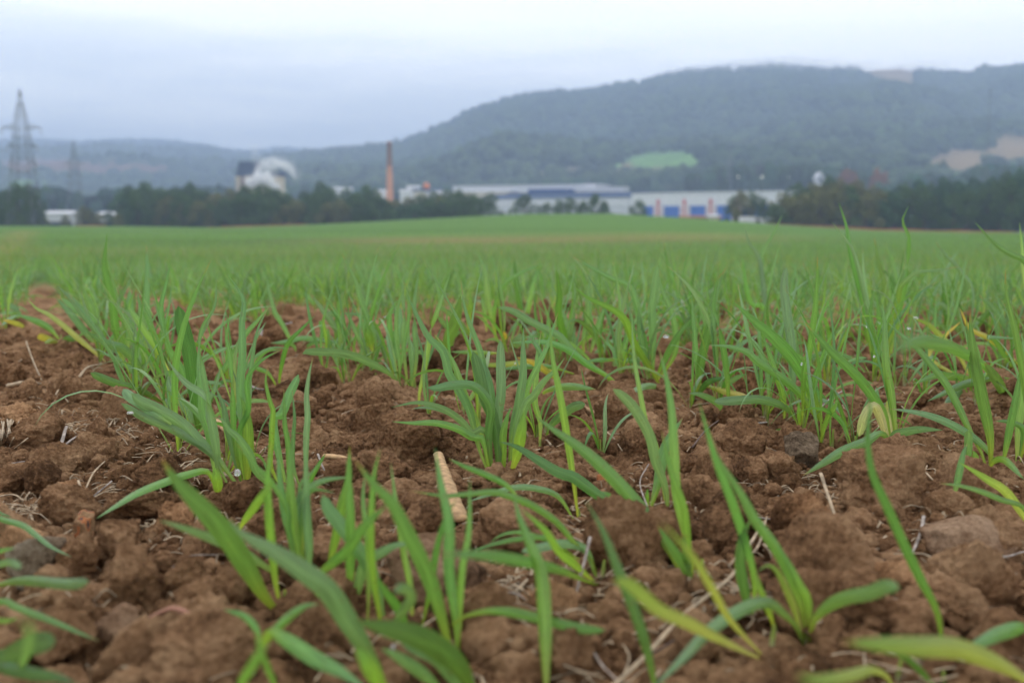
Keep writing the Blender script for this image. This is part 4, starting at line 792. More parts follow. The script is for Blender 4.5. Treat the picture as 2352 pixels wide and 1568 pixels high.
plant('M', (1065, 645), 'slim upright yellow green seedling before the dark hollow clod', [([(1065, 650), (1050, 520), (1010, 350), (990, 150), (930, 10)], 40, 'l'), ([(1070, 645), (1050, 500), (1060, 380), (1120, 240), (1250, 150), (1390, 90)], 30, 'g'), ([(1000, 560), (985, 430), (960, 300)], 30, 'l')])
plant('M', (1270, 560), 'slim seedling whose blade rises right of the dark hollow clod', [([(1265, 560), (1280, 430), (1310, 280), (1350, 130)], 36, 'l'), ([(1145, 665), (1130, 600), (1115, 558)], 22, 'y'), ([(1140, 730), (1190, 650), (1250, 600)], 50, 'b', 'b'), ([(1260, 560), (1230, 400), (1200, 200), (1190, 50)], 44, 'k')])
plant('R', (320, 1138), 'seedling with one narrow upright blade twisting beside the tall square clod', [([(320, 1142), (310, 950), (290, 750), (240, 500), (210, 400), (240, 200), (292, 148)], 40, 'g', 't'), ([(312, 1142), (240, 1060), (130, 1000), (38, 985)], 40, 'b')])
plant('R', (232, 1010), 'seedling in front of the tall square clod with a yellow blunt tip pointing right', [
  ([(235, 1012), (270, 900), (320, 750), (400, 650), (522, 578)], 40, 'b', 't'), ([(240, 1010), (300, 930), (370, 880), (442, 852)], 36, 'b'), ([(70, 1055), (110, 900), (130, 750), (180, 550), (207, 445)], 58, 'g', 'b'), ([(120, 925), (250, 960), (350, 990), (442, 1018)], 42, 'y', 'b'),
  ([(75, 1055), (150, 930), (230, 890), (320, 885)], 36, 'k'), ([(50, 1060), (100, 900), (80, 600), (60, 300)], 34, 'g')])
plant('R', (805, 1222), 'seedling with one wide blue blade arching left over the brown clods', [([(805, 1225), (740, 1120), (650, 1060), (520, 1030), (380, 1035), (213, 1045)], 54, 'b', 'b')])
plant('R', (830, 1242), 'seedling right of centre with a straight tall green blade reaching the trees', [([(822, 1245), (828, 1050), (835, 850), (870, 700), (900, 500), (920, 300), (928, 40)], 38, 'g'), ([(808, 1235), (800, 1150), (798, 1040)], 24, 'l')])
plant('R', (975, 1248), 'big seedling with two long broad parallel blades leaning far left', [
  ([(975, 1252), (920, 1080), (850, 900), (750, 740), (620, 600), (480, 480), (346, 356)], 80, 'g'), ([(965, 1245), (880, 1090), (780, 960), (640, 850), (520, 770), (440, 700), (320, 665), (178, 655)], 58, 'g'), ([(960, 1250), (935, 1050), (925, 920)], 30, 'l')])
plant('R', (705, 1222), 'seedling with a tall oval blunt blade standing straight up like a paddle', [([(720, 1220), (745, 1100), (760, 900), (750, 650), (715, 400), (700, 250), (713, 115)], 64, 'b', 'b'), ([(705, 1225), (690, 1000), (640, 850), (590, 700), (555, 590)], 44, 'l')])
plant('R', (1455, 1400), 'seedling with a dead cream coloured leaf folded over and drooping', [
  ([(1450, 1405), (1400, 1270), (1360, 1150), (1325, 1080), (1290, 1090), (1250, 1160), (1213, 1285)], 58, 'd', 'b'), ([(1445, 1400), (1390, 1150), (1300, 1000), (1180, 850), (1050, 730), (950, 620), (838, 498)], 64, 'g'),
  ([(1470, 1405), (1470, 1310), (1450, 1100), (1430, 950), (1400, 780), (1390, 500), (1368, 350)], 52, 'l'), ([(1440, 1400), (1420, 1150), (1408, 1035)], 36, 'd', 'b'), ([(1460, 1400), (1380, 1270), (1250, 1330), (1100, 1390), (980, 1460), (825, 1555)], 60, 'b'),
  ([(1455, 1400), (1450, 1285), (1550, 1250), (1650, 1235), (1790, 1240)], 50, 'b')])
plant('R', (2110, 1535), 'large bushy seedling at lower right with many upright blades', [
  ([(2100, 1540), (2060, 1400), (1980, 1250), (1900, 1080), (1820, 930), (1720, 800), (1600, 660), (1500, 580), (1390, 480)], 50, 'g'), ([(2120, 1540), (2120, 1300), (2060, 1000), (2010, 750), (1985, 550), (1980, 425)], 70, 'g'), ([(2200, 1530), (2220, 1400), (2260, 1200), (2300, 1000), (2330, 800)], 50, 'g'),
  ([(2190, 1535), (2100, 1380), (2000, 1290), (1850, 1200), (1700, 1140), (1550, 1108), (1428, 1095)], 52, 'b'), ([(1930, 1560), (1965, 1400), (1970, 1240)], 50, 'b', 'b'), ([(2000, 1535), (2020, 1450), (2000, 1380)], 44, 'l'), ([(2110, 1540), (2140, 1460), (2220, 1450), (2352, 1580)], 40, 'l')])
plant('R', (2310, 1510), 'seedling at the right frame edge with wide upright lime green blades', [([(2300, 1515), (2310, 1250), (2340, 1000), (2352, 700), (2330, 560)], 56, 'l'), ([(2310, 1515), (2352, 1250), (2250, 1185), (2140, 1178)], 44, 'g'), ([(2310, 1515), (2380, 1200), (2352, 900), (2300, 600), (2230, 300), (2225, 140)], 46, 'g')])
plant('R', (2030, 905), 'low spreading seedling with wide level blades and dew drops, right middle', [
  ([(2100, 935), (1950, 885), (1830, 870), (1750, 862), (1590, 922)], 44, 'g'), ([(2292, 888), (2150, 885), (2000, 910), (1880, 950), (1685, 1042)], 44, 'k'), ([(2200, 1075), (2170, 950), (2100, 820), (2000, 750), (1870, 680), (1700, 640), (1580, 640), (1400, 690)], 38, 'g'),
  ([(2010, 900), (1900, 720), (1800, 620), (1700, 520), (1620, 480), (1540, 440)], 40, 'p'), ([(1960, 900), (1700, 740), (1800, 600), (1922, 488)], 36, 'y'), ([(2240, 1080), (2200, 960), (2120, 830), (2080, 780)], 50, 'g'), ([(1960, 930), (1880, 1000), (1800, 1055)], 44, 'k')])
plant('R', (2352, 830), 'yellow green stemmed seedling at the right edge of the middle distance', [([(2370, 840), (2200, 680), (2100, 600), (1980, 540), (1910, 400)], 36, 'y'), ([(2360, 840), (2300, 650), (2200, 480), (2120, 380), (2040, 310)], 44, 'b'), ([(2352, 840), (2250, 780), (2150, 620), (2100, 600), (2300, 610)], 30, 'g')])
plant('R', (1400, 885), 'lime green seedling whose twisted tip bends right against the field', [([(1400, 888), (1420, 700), (1440, 500), (1480, 350), (1500, 250), (1550, 200), (1620, 150), (1750, 140), (1905, 113)], 36, 'l'), ([(1380, 885), (1350, 780), (1320, 700), (1285, 560)], 32, 'l'), ([(1330, 860), (1330, 700), (1370, 560), (1385, 500)], 60, 'k'), ([(1370, 870), (1340, 700), (1290, 500), (1312, 255)], 34, 'g')])
plant('R', (1345, 870), 'tallest seedling of the right side, a long narrow blade rising past the tree belt', [([(1330, 872), (1290, 650), (1250, 400), (1200, 200), (1150, 0), (1130, -150), (1075, -328)], 38, 'g'), ([(1340, 872), (1290, 520), (1240, 250), (1175, 10), (1100, -100), (1028, -195)], 32, 'b')])
plant('R', (1430, 810), 'dewy seedling with a kinked blade tip standing above the tree belt', [([(1425, 815), (1450, 600), (1500, 380), (1535, 200), (1550, 50), (1556, -90), (1530, -150), (1512, -200), (1530, -250), (1560, -308)], 38, 'g', 't'), ([(1430, 812), (1370, 700), (1350, 500), (1340, 300)], 34, 'g')])
plant('R', (600, 640), 'seedling whose thin blade tip points up right before the blue factory wall', [([(605, 640), (590, 450), (550, 250), (540, 170), (545, 25), (620, -105), (686, -248)], 30, 'g'), ([(600, 640), (570, 400), (530, 75), (455, -50), (425, -158)], 32, 'b'), ([(610, 640), (560, 400), (460, 350), (405, 40)], 32, 'g')])
plant('R', (2500, 900), 'seedling rooted outside the right edge, one long blade leaning into the picture', [([(2500, 905), (2480, 500), (2420, 200), (2352, 70), (2250, 25), (2130, -65), (2008, -198)], 46, 'g'), ([(2480, 900), (2400, 400), (2352, 150), (2340, -5), (2320, -195)], 34, 'p')])
plant('R', (1440, 640), 'seedling with a fine tip standing against the right part of the field', [([(1430, 640), (1410, 400), (1380, 200), (1345, 60), (1320, -85)], 36, 'g'), ([(1440, 640), (1470, 400), (1440, 200), (1350, 120)], 40, 'k'), ([(1445, 640), (1400, 480), (1300, 330)], 40, 'b')])
plant('R', (1950, 640), 'seedling with long slack blades crossing right of the kinked dewy one', [([(1950, 645), (1890, 400), (1960, 250), (1900, 130), (1800, 20), (1740, -60)], 34, 'b'), ([(1960, 645), (2050, 500), (2150, 380), (2290, 260)], 36, 'g'), ([(1950, 645), (1870, 500), (1800, 380), (1720, 370)], 36, 'b'), ([(1945, 640), (1780, 520), (1800, 300), (1820, 130), (1910, -10)], 28, 'b')])
# left foreground
plant('A', (-120, 640), 'seedling rooted outside the left edge with several arching blades over the clods', [
  ([(-120, 645), (-60, 430), (60, 435), (170, 470), (260, 540), (350, 610), (492, 682)], 38, 'g'), ([(-120, 640), (-60, 380), (20, 388), (84, 410)], 30, 'b'), ([(-120, 650), (-40, 730), (60, 718), (149, 750)], 36, 'b', 'b'), ([(-120, 650), (-40, 650), (40, 630), (102, 620)], 26, 'g')])
plant('A', (-140, 920), 'seedling outside the left edge whose blunt blade ends behind a small clod', [([(-140, 925), (-60, 890), (50, 855), (150, 842), (260, 845), (470, 865), (613, 852)], 62, 'g', 'b')])
plant('A', (-100, 1250), 'seedling rooted left of the frame with a thin green blade falling to the right', [([(-100, 1255), (-80, 1050), (20, 985), (100, 1020), (200, 1060), (330, 1110), (450, 1160), (600, 1225), (695, 1262)], 42, 'g'), ([(-100, 1255), (-60, 1150), (50, 1120), (133, 1100)], 42, 'l'), ([(40, 1580), (120, 1480), (180, 1350), (205, 1200), (180, 1130), (138, 1108)], 34, 'b')])
plant('A', (-160, 1560), 'blurred seedling in the lower left corner with two wide flat blades', [([(-160, 1565), (-80, 1420), (50, 1370), (180, 1300), (300, 1262), (385, 1258)], 110, 'k', 'b'), ([(-160, 1565), (-60, 1450), (100, 1460), (250, 1490), (400, 1510), (530, 1560)], 75, 'k')])
plant('C', (540, 1010), 'seedling of the left row with thick upright lime blades, lower left of centre', [
  ([(530, 1012), (500, 750), (460, 500), (440, 250), (440, -60)], 66, 'l'), ([(545, 1010), (565, 700), (548, 400), (545, 100), (530, -40)], 56, 'b'), ([(520, 1010), (480, 700), (440, 550), (400, 400), (370, 200), (350, -20)], 56, 'g'), ([(560, 1010), (620, 960), (610, 850), (580, 800)], 56, 'l', 'b'),
  ([(540, 1010), (490, 700), (500, 350), (580, 250), (680, 200), (870, 178)], 60, 'b', ''), ([(550, 1010), (500, 300), (560, 180), (680, 40)], 28, 'g'), ([(525, 1010), (430, 560), (420, 400), (300, 200), (200, 100), (60, -60)], 40, 'g'), ([(520, 700), (560, 300), (740, 280)], 34, 'g')])
plant('C', (90, 570), 'tiny pale yellow stem bent beside a round clod in the left row', [([(85, 575), (110, 510), (200, 380), (265, 290), (340, 180)], 44, 'l')])
plant('C', (430, 885), 'seedling with a blue blade lying left across the round clods', [(['A', (2000, 855), (1850, 760), (1700, 660), (1550, 590), (1400, 530), (1200, 460), (1098, 430)], 55, 'b')])
plant('C', (390, 1112), 'blurred seedling with one enormous broad blade sweeping up to the left', [
  (['A', (1960, 1110), (1820, 950), (1700, 750), (1550, 520), (1350, 300), (1200, 140), (1115, 5)], 120, 'g'), ([(390, 1115), (345, 900), (325, 700), (300, 450), (290, 200), (310, -60)], 60, 'l')])
plant('C', (225, 1700), 'blurred low seedling in front of the big clod with criss-crossing blades', [
  ([(235, 1355), (330, 1220), (440, 1110), (540, 1048), (640, 1032)], 60, 'g'), ([(240, 1350), (215, 1220), (130, 1120), (-10, 1070)], 52, 'g'), ([(240, 1350), (300, 1230), (430, 1290), (600, 1400), (760, 1480), (950, 1600)], 96, 'g'), ([(222, 1700), (150, 1640), (110, 1580), (190, 1440), (240, 1350), (300, 1260)], 52, 'g'), ([(228, 1700), (320, 1600), (290, 1480), (240, 1350), (205, 1230)], 42, 'g')])
plant('C', (1130, 1640), 'blurred seedling at the bottom edge with a huge blade rising to the left', [
  ([(1130, 1645), (1000, 1420), (850, 1180), (700, 950), (540, 820), (330, 680), (110, 560), (22, 455)], 130, 'b'), ([(1130, 1640), (1040, 1568), (940, 1400), (880, 1330)], 90, 'l')])
plant('C', (725, 945), 'narrow upright lime seedling just right of the thick left tuft', [([(722, 950), (712, 750), (760, 520), (790, 350), (830, 200), (840, -40)], 60, 'l'), ([(730, 948), (640, 850), (720, 760), (820, 680), (930, 520), (1090, 370)], 60, 'g')])
plant('C', (850, 1085), 'upright seedling with a broad grey green blade beside a lime one, lower middle', [([(850, 1090), (845, 900), (845, 650), (840, 300), (822, 60)], 62, 'g'), ([(855, 1088), (900, 900), (950, 750), (1050, 690), (1150, 640), (1295, 622)], 66, 'b')])
plant('C', (1090, 1245), 'blurred seedling of tall narrow parallel blades left of the bright lime one', [
  ([(1080, 1248), (1030, 1050), (1000, 850), (980, 600), (1000, 200), (1045, -10)], 48, 'l'), ([(960, 1190), (968, 900), (960, 600), (930, 330), (945, 140)], 42, 'l'), ([(1100, 1250), (1000, 870), (880, 640), (800, 530), (700, 400), (658, 295)], 92, 'g', 'b'), ([(1090, 1240), (1150, 1160), (1250, 1000), (1200, 930), (1140, 950)], 60, 'b', 'b')])
plant('C', (1270, 1240), 'blurred upright seedling with a thin tall blade, centre of the lower half', [([(1265, 1245), (1250, 950), (1200, 680), (1150, 350), (1115, 80)], 46, 'l'), ([(1270, 1240), (1180, 1100), (1080, 950), (1010, 840)], 60, 'g'), ([(1320, 1220), (1380, 950), (1430, 650), (1490, 450), (1562, 325)], 42, 'g')])
plant('C', (1560, 1450), 'large blurred seedling with one great arched blade and several upright ones', [
  ([(1550, 1460), (1450, 1100), (1380, 880), (1290, 680), (1200, 500), (1120, 350), (1000, 230), (868, 55)], 96, 'g'), ([(1560, 1460), (1560, 1200), (1510, 800), (1510, 500), (1450, 200), (1415, -20)], 74, 'g'), ([(1565, 1460), (1590, 850), (1640, 550), (1650, 180)], 52, 'l'),
  (['B', (760, 1150), (850, 1090), (1000, 1055), (1150, 1060), (1300, 1090), (1450, 1130), (1650, 1175), (1818, 1185)], 66, 'g', 'b')])
plant('C', (1720, 1650), 'blurred dark blade fan at the bottom edge carrying large dew drops', [([(1720, 1660), (1600, 1500), (1450, 1350), (1300, 1260), (1100, 1200), (865, 1145)], 150, 'k', ''), ([(1710, 1660), (1500, 1420), (1320, 1300), (1180, 1255)], 150, 'b', 'b'), ([(1500, 1650), (1300, 1480), (1150, 1380), (1050, 1330)], 80, 'b')])
# middle and right foreground
plant('B', (1790, 882), 'low seedling with arching lime and blue blades, centre of the lower half', [
  ([(1790, 885), (1650, 830), (1500, 770), (1350, 730), (1150, 690), (950, 665), (672, 662)], 58, 'g'), ([(1785, 880), (1650, 780), (1500, 650), (1400, 500), (1240, 350)], 52, 'l'), ([(1770, 870), (1720, 700), (1600, 580), (1480, 440), (1300, 320), (1150, 262), (1050, 235), (850, 250), (700, 260), (465, 224)], 46, 'g'),
  ([(1770, 870), (1700, 660), (1620, 600), (1500, 590), (1350, 620), (1238, 642)], 56, 'b', 'b'), ([(1700, 800), (1480, 580), (1350, 540), (1200, 510), (1080, 540), (1018, 600)], 30, 'g'), ([(1640, 700), (1400, 555), (1200, 560), (1020, 600), (888, 642)], 34, 'g'), ([(1250, 330), (1150, 200), (1000, 120), (850, 60), (730, 0)], 44, 'g')])
plant('B', (1410, 1640), 'very blurred bright lime blade standing straight up near the lens', [([(1410, 1650), (1400, 1300), (1390, 1050), (1370, 800), (1280, 550), (1220, 400), (1185, 240)], 106, 'l')])
plant('B', (2200, 1700), 'very blurred thin dark blade crossing close before the lens, right of the lime one', [([(2200, 1710), (2100, 1300), (2000, 1000), (1900, 750), (1800, 500), (1680, 290)], 72, 'k')])
plant('D', (600, 1402), 'limp seedling with two pale yellow green blades meeting at a bent stem', [([(598, 1408), (400, 1320), (200, 1220), (0, 1120), (-160, 1050), (-300, 930), (-385, 860), (-480, 845)], 66, 'p', 'b'), ([(590, 1400), (480, 1290), (320, 1110), (200, 900), (80, 700), (0, 600), (-150, 440)], 44, 'p')])
plant('D', (850, 1258), 'small well shaped seedling at lower right with a curled lime blade', [
  ([(850, 1262), (820, 1050), (740, 820), (640, 620), (500, 430), (400, 250), (260, 30), (215, -80)], 70, 'g'), ([(870, 1258), (862, 1000), (800, 870), (740, 750), (655, 590)], 58, 'l'), ([(835, 1258), (770, 1050), (700, 880), (640, 770), (580, 740), (508, 785)], 46, 'p'),
  ([(865, 1258), (900, 1130), (1000, 1020), (1130, 960), (1280, 930), (1400, 885), (1495, 895)], 80, 'g', 'b'), ([(840, 1258), (780, 1160), (680, 1060), (600, 1000), (480, 1010), (320, 1090), (150, 1220), (0, 1380), (-220, 1600)], 74, 'b')])
plant('D', (462, 1165), 'short seedling with one wide dark upright blade beside the clods, lower right', [([(462, 1168), (440, 950), (402, 750), (412, 550), (482, 395)], 84, 'k'), ([(475, 1165), (492, 850), (440, 620), (350, 330), (250, 80), (180, -140), (108, -392)], 56, 'g'), ([(640, 1210), (590, 1050), (530, 900), (498, 775)], 44, 'l')])
plant('D', (1800, 1320), 'tall single twisted blade rising from behind the big yellow blade at lower right', [([(1800, 1330), (1760, 1100), (1640, 850), (1520, 600), (1400, 330), (1300, 100), (1270, -150), (1290, -380), (1238, -485)], 72, 'g')])
plant('D', (2520, 1620), 'blurred seedling in the lower right corner with a huge yellow lime blade lying left', [([(2520, 1630), (2352, 1520), (2150, 1410), (1900, 1320), (1600, 1300), (1300, 1280), (1095, 1265)], 120, 'p')])
plant('D', (2560, 1250), 'seedling outside the right edge with a dark blade pointing left', [([(2560, 1255), (2352, 1185), (2200, 1205), (2050, 1270), (1925, 1322)], 86, 'g')])
plant('D', (1470, 1560), 'small twisted blade with a yellow tip lying at the bottom edge', [([(1460, 1570), (1400, 1500), (1300, 1460), (1150, 1500), (950, 1530), (780, 1495)], 62, 'p')])
plant('D', (1800, 1640), 'thin dark blurred stem in front of the big yellow lime blade', [([(1800, 1650), (1600, 1430), (1450, 1320), (1365, 1205)], 46, 'k')])
plant('D', (2460, 480), 'pale lime leaning blade at the right frame edge above the flat stone', [([(2460, 490), (2250, 260), (2100, 150), (1905, 30)], 56, 'p'), ([(2440, 480), (2352, 350), (2200, 290), (2050, 230), (1900, 190), (1765, 175)], 36, 'b'), ([(1860, 295), (1895, 150), (1930, -20), (1960, -100)], 44, 'g')])
plant('D', (110, 955), 'upright lime seedling at the foot of the big dark clod', [([(92, 960), (40, 650), (5, 350), (-80, 100), (-150, -200)], 50, 'l'), ([(85, 958), (40, 800), (-60, 640), (-180, 460)], 60, 'g')])
# dew
md, t, b = newmat('dew'); b.inputs['Base Color'].default_value = (1, 1, 1, 1); b.inputs['Transmission Weight'].default_value = .75; b.inputs['Roughness'].default_value = .02; b.inputs['IOR'].default_value = 1.33; b.inputs['Specular IOR Level'].default_value = 1
nz = N(t, 'ShaderNodeTexNoise'); nz.inputs['Scale'].default_value = 2000; bb = N(t, 'ShaderNodeBump'); bb.inputs['Strength'].default_value = .02; t.links.new(nz.outputs[0], bb.inputs['Height']); t.links.new(bb.outputs[0], b.inputs['Normal'])
for c, p, yb, r_, lab in [('L', (897, 1120), ('L', (1480, 1680)), .0030, 'elongated bright dew drop on the lowest of the broad blades reaching left'), ('A', (1635, 100), ('A', (1500, 285)), .0042, 'large bright dew drop on a blurred blade of the left row'),
    ('T', (1548, 1122), ('R', (1430, 810)), .0022, 'dew drop under the kinked blade tip standing above the tree belt'), ('R', (1268, 527), ('R', (1345, 870)), .0028, 'clear dew drop beside a narrow upright blade, right middle'), ('R', (1318, 733), ('R', (1455, 1400)), .0018, 'tiny dew drop on the blade left of the dead cream leaf'),
    ('R', (820, 785), ('R', (975, 1248)), .0024, 'small dew drop low on the paddle blade seedling'), ('M', (2235, 595), ('M', (2250, 900)), .0045, 'wide dew drop hanging where two blades cross, right of centre'), ('M', (1195, 778), ('M', (1530, 920)), .0022, 'dew drop hanging below the flattened yellowish blades'),
    ('R', (1605, 468), ('R', (2030, 905)), .0042, 'long dew drop lying in the tip of the yellowish blade at right'), ('R', (1558, 540), ('R', (2030, 905)), .0032, 'dew drop just below the long one on the yellowish blade'), ('M', (1578, 605), ('M', (1700, 755)), .0018, 'tiny dew drop on the bushy seedling of the middle distance'),
    ('C', (1133, 1328), ('C', (1270, 1500)), .0024, 'blurred dew drop at left on the dark blade fan at the bottom edge'), ('C', (1292, 1295), ('C', (1500, 1560)), .0032, 'blurred dew drop in the middle of the dark blade fan at the bottom edge'), ('C', (1650, 1545), ('C', (1720, 1650)), .0036, 'bright blurred dew drop touching the bottom edge of the frame'),
    ('M', (375, 495), ('M', (330, 842)), .0014, 'tiny dew drop on the grey blue folded blade'), ('M', (298, 458), ('M', (330, 842)), .0016, 'tiny dew drop left of the grey blue folded blade')]:
    x, y = cv(c, p); Yb = ground_at(*cv(*yb))[1]; pos = at(x, y, Yb * .985); V0, F0 = ico(3); r_ *= .62
    long_ = 'long' in lab or 'wide' in lab
    Vd = V0 * [r_ * (1.5 if long_ else 1), r_, r_ * (.7 if long_ else 1.1)]; Vd[:, 2] -= r_ * .15 * (V0[:, 0] ** 2)
    tag(link('dew_drop', mesh_np('dew_drop', Vd, F0, md), loc=tuple(pos)), lab, 'dew drop', 'dew drops on the blades')
# ------------------------------------------------------------------ the rest of the rows
ROW_U = np.array([-.414, 1.0]) / math.hypot(.414, 1)
def proc_leaf(rg, az, L, lean, bend, w, tone, blunt, n=12, across=3, twist=0.0, jit=None, fold=.3):
    t = np.linspace(0, 1, n); th = lean + bend * t ** 1.6; ds = L / (n - 1)
    r_ = np.r_[0, np.cumsum(np.sin((th[1:] + th[:-1]) / 2) * ds)]; z = np.r_[0, np.cumsum(np.cos((th[1:] + th[:-1]) / 2) * ds)] - .006
    side_wob = np.sin(t * 3.0 + rg.uniform(0, 6)) * rg.uniform(.03, .16) * L * t
    P = np.c_[r_ * math.cos(az) - side_wob * math.sin(az), r_ * math.sin(az) + side_wob * math.cos(az), z]
    sd_ = np.repeat(np.array([[-math.sin(az), math.cos(az), 0]]), n, 0); T = np.gradient(P, axis=0); T /= np.linalg.norm(T, axis=1)[:, None]
    nn = np.cross(sd_, T); ph = rg.uniform(-.5, .5) + twist * t; sd_ = sd_ * np.cos(ph)[:, None] + nn * np.sin(ph)[:, None]
    return ribbon(P, w, tone, sd_, blunt, n, fold=fold, jit=jit, across=across)
def seedling(rg, n=14, across=3, small=False, size=1.0):
    k = int(rg.integers(3, 7)) if not small else int(rg.integers(3, 5)); out = []; a0 = rg.uniform(0, 6.28)
    for i in range(k):
        az = a0 + i * math.pi + rg.normal(0, .6); first = i == 0
        L = size * (rg.uniform(.075, .115) if first else rg.uniform(.09, .185)); lean = abs(rg.normal(.16, .22)) + (.25 if first else 0); bend = rg.uniform(.1, 1.5) if rg.random() < .7 else rg.uniform(1.4, 2.4)
        if i == k - 1: bend *= .25; lean *= .6; L *= 1.08
        tone = rg.choice(['g', 'b', 'l', 'g', 'g', 'k', 'b', 'k'])
        out.append(proc_leaf(rg, az, L, lean, bend, rg.uniform(.0036, .0068), tone, first and rg.random() < .7, n, across, rg.normal(0, 1.2), rg.uniform(.85, 1.15) * (1 + rg.normal(0, .05, 3))))
    return out
rgs = np.random.default_rng(42)
PROTO = [seedling(rgs) for _ in range(34)]
rows = [-.44, -.14, .15, .47, .83, 1.13, 1.44] + [1.44 + .31 * k for k in range(1, 16)] + [-.44 - .31 * k for k in range(1, 10)]
spots = []
for c0 in rows:
    s = .9
    while s < 11:
        s += rgs.gamma(3, .0048) * (1 + (rgs.random() < .06) * rgs.uniform(2, 6)); 
        x, y = c0 + ROW_U[0] * s + rgs.normal(0, .036), ROW_U[1] * s; q = x + .414 * y
        if 1.45 <= y < 1.62 and x / y < .30 and rgs.random() > .4: continue
        if y < 1.45 and (y < (.98 if c0 < .8 else 1.08) or rgs.random() > {.15: .5, .47: .2, .83: .5, 1.13: .5}.get(c0, .3)): continue
        if 1.5 < y < 2.7 and rgs.random() < (.30 if x < .1 else .10): continue
        if ((x + .44) / .30) ** 2 + ((y - 2.12) / .42) ** 2 < 1 and rgs.random() < .85: continue
        if ((x - .0) / .24) ** 2 + ((y - 2.25) / .40) ** 2 < 1 and rgs.random() < .8: continue
        if q < .08 and y < 3.4 + rgs.normal(0, .15) and not (q > -.2 and y > 2.3 and rgs.random() < .55): continue
        if q < -.75 + .0 * y and y < 12 and rgs.random() < .85 and q > -1.0: continue
        if abs(x / y) > .56: continue
        spots.append((x, y))
spots = sorted(spots, key=lambda p: p[1] + abs(p[0]) * .3)
print('seedlings', len(spots), 'traced', wheat_count)
NIND = 300 - wheat_count
PM = []
for pr in PROTO: PM.append([mesh_np('leaf', V, F, MAT_WHEAT, col=C, uv=UV) for V, F, C, UV in pr])
def place_phrase(x, y):
    dx, _, _ = proj(np.array([[x, y, 0]])); dx = dx[0]
    cols = [(130, 'the nearer pylon'), (260, 'the smaller hazy pylon'), (520, 'the left dark tree belt'), (680, 'the steam plume'), (860, 'the tall pointed belt tree'), (960, 'the brick chimney'), (1130, 'the small works buildings'), (1260, 'the single pointed tree'), (1420, 'the small tree group'), (1520, 'the first striped pillar'),
            (1640, 'the second striped pillar'), (1760, 'the floodlights'), (1930, 'the white gabled house'), (2060, 'the rust red trees'), (2230, 'the lower tan clearing'), (9999, 'the upper tan clearing')]
    for lim, nm in cols:
        if dx < lim: return nm
used = {}
pi = 0
for i, (x, y) in enumerate(spots[:NIND]):
    k = int(rgs.integers(len(PROTO))); sc_ = rgs.uniform(.62, 1.12); gz = ground_z(x, y)[0]
    tall = 'tall' if sc_ > .97 else ('short' if sc_ < .76 else 'middling'); nl = {3: 'three', 4: 'four', 5: 'five', 6: 'six'}[len(PM[k])]
    dist = 'in the front rank' if y < 1.45 else 'in rank two' if y < 1.75 else 'in rank three' if y < 2.05 else 'in rank four' if y < 2.35 else 'in rank five'
    lab = f"{tall} {nl} bladed seedling {dist}, below {place_phrase(x, y)}"
    assert len(lab.split()) <= 16, lab
    o = empty('wheat_plant', (x, y, gz), lab, 'wheat plant', G_W); o.rotation_euler.z = rgs.uniform(0, 6.28); o.scale = (sc_,) * 3
    for me in PM[k]: link('leaf', me, o)
    link('stem', STEMS[i % 4], o); BASES.append((x, y))
# the crop beyond: nobody could count it
def bank(spots, protos, name, label, sscale=(.68, 1.05)):
    Vs, Fs, Cs, Us, n = [], [], [], [], 0
    cat_ = [(np.vstack([a[0] for a in pr]), [a[1] for a in pr], np.vstack([a[2] for a in pr]), np.vstack([a[3] for a in pr]), [len(a[0]) for a in pr]) for pr in protos]
    ff = []
    for V, Fl, C, U, ls in cat_:
        o_ = 0; f = []
        for F, l in zip(Fl, ls): f.append(F + o_); o_ += l
        ff.append(np.vstack(f))
    xs = np.array(spots); gz = ground_z(xs[:, 0], xs[:, 1])
    for (x, y), z in zip(spots, gz):
        k = int(rgs.integers(len(protos))); V, _, C, U, _ = cat_[k]; a = rgs.uniform(0, 6.28); s = rgs.uniform(*sscale); ca, sa = math.cos(a) * s, math.sin(a) * s
        Vs.append(np.c_[V[:, 0] * ca - V[:, 1] * sa + x, V[:, 0] * sa + V[:, 1] * ca + y, V[:, 2] * s + z]); Fs.append(ff[k] + n); n += len(V)
        Cs.append(C * rgs.uniform(.9, 1.12)); Us.append(U)
    o = link(name, mesh_np(name, np.vstack(Vs), np.vstack(Fs), MAT_WHEAT, col=np.vstack(Cs), uv=np.vstack(Us)))
    return tag(o, label, 'wheat crop', kind='stuff')
LP = [seedling(rgs, 8, 3, True) for _ in range(24)]
mid = [s for s in spots[NIND:] if s[1] < 4.5]; far = [s for s in spots[NIND:] if s[1] >= 4.5]
bank(mid, [seedling(rgs, 10, 3) for _ in range(24)], 'wheat_crop', 'dense green rows of young wheat behind the sharp seedlings')
bank(far, LP, 'wheat_crop', 'softly blurred green wheat closing over the soil further back', (.75, 1.05))
n3 = 22000; yy = 10.5 * (46 / 10.5) ** rgs.random(n3); xx = yy * rgs.uniform(-.56, .56, n3)
keep = rgs.random(n3) > .8 * np.exp(-((yy - (37 + .45 * xx)) / 8) ** 2) * (xx > -8) * (xx < 18)
xx, yy = xx[keep], yy[keep]
FP = [seedling(rgs, 5, 2, True, 1.1) for _ in range(16)]
for pr in FP:
    for j in range(len(pr)): V, F, C, U = pr[j]; pr[j] = (V, F, C, U)
bank(list(zip(xx, yy)), FP, 'wheat_crop', 'far smooth green sward of young wheat before the knoll', (.75, 1.0))
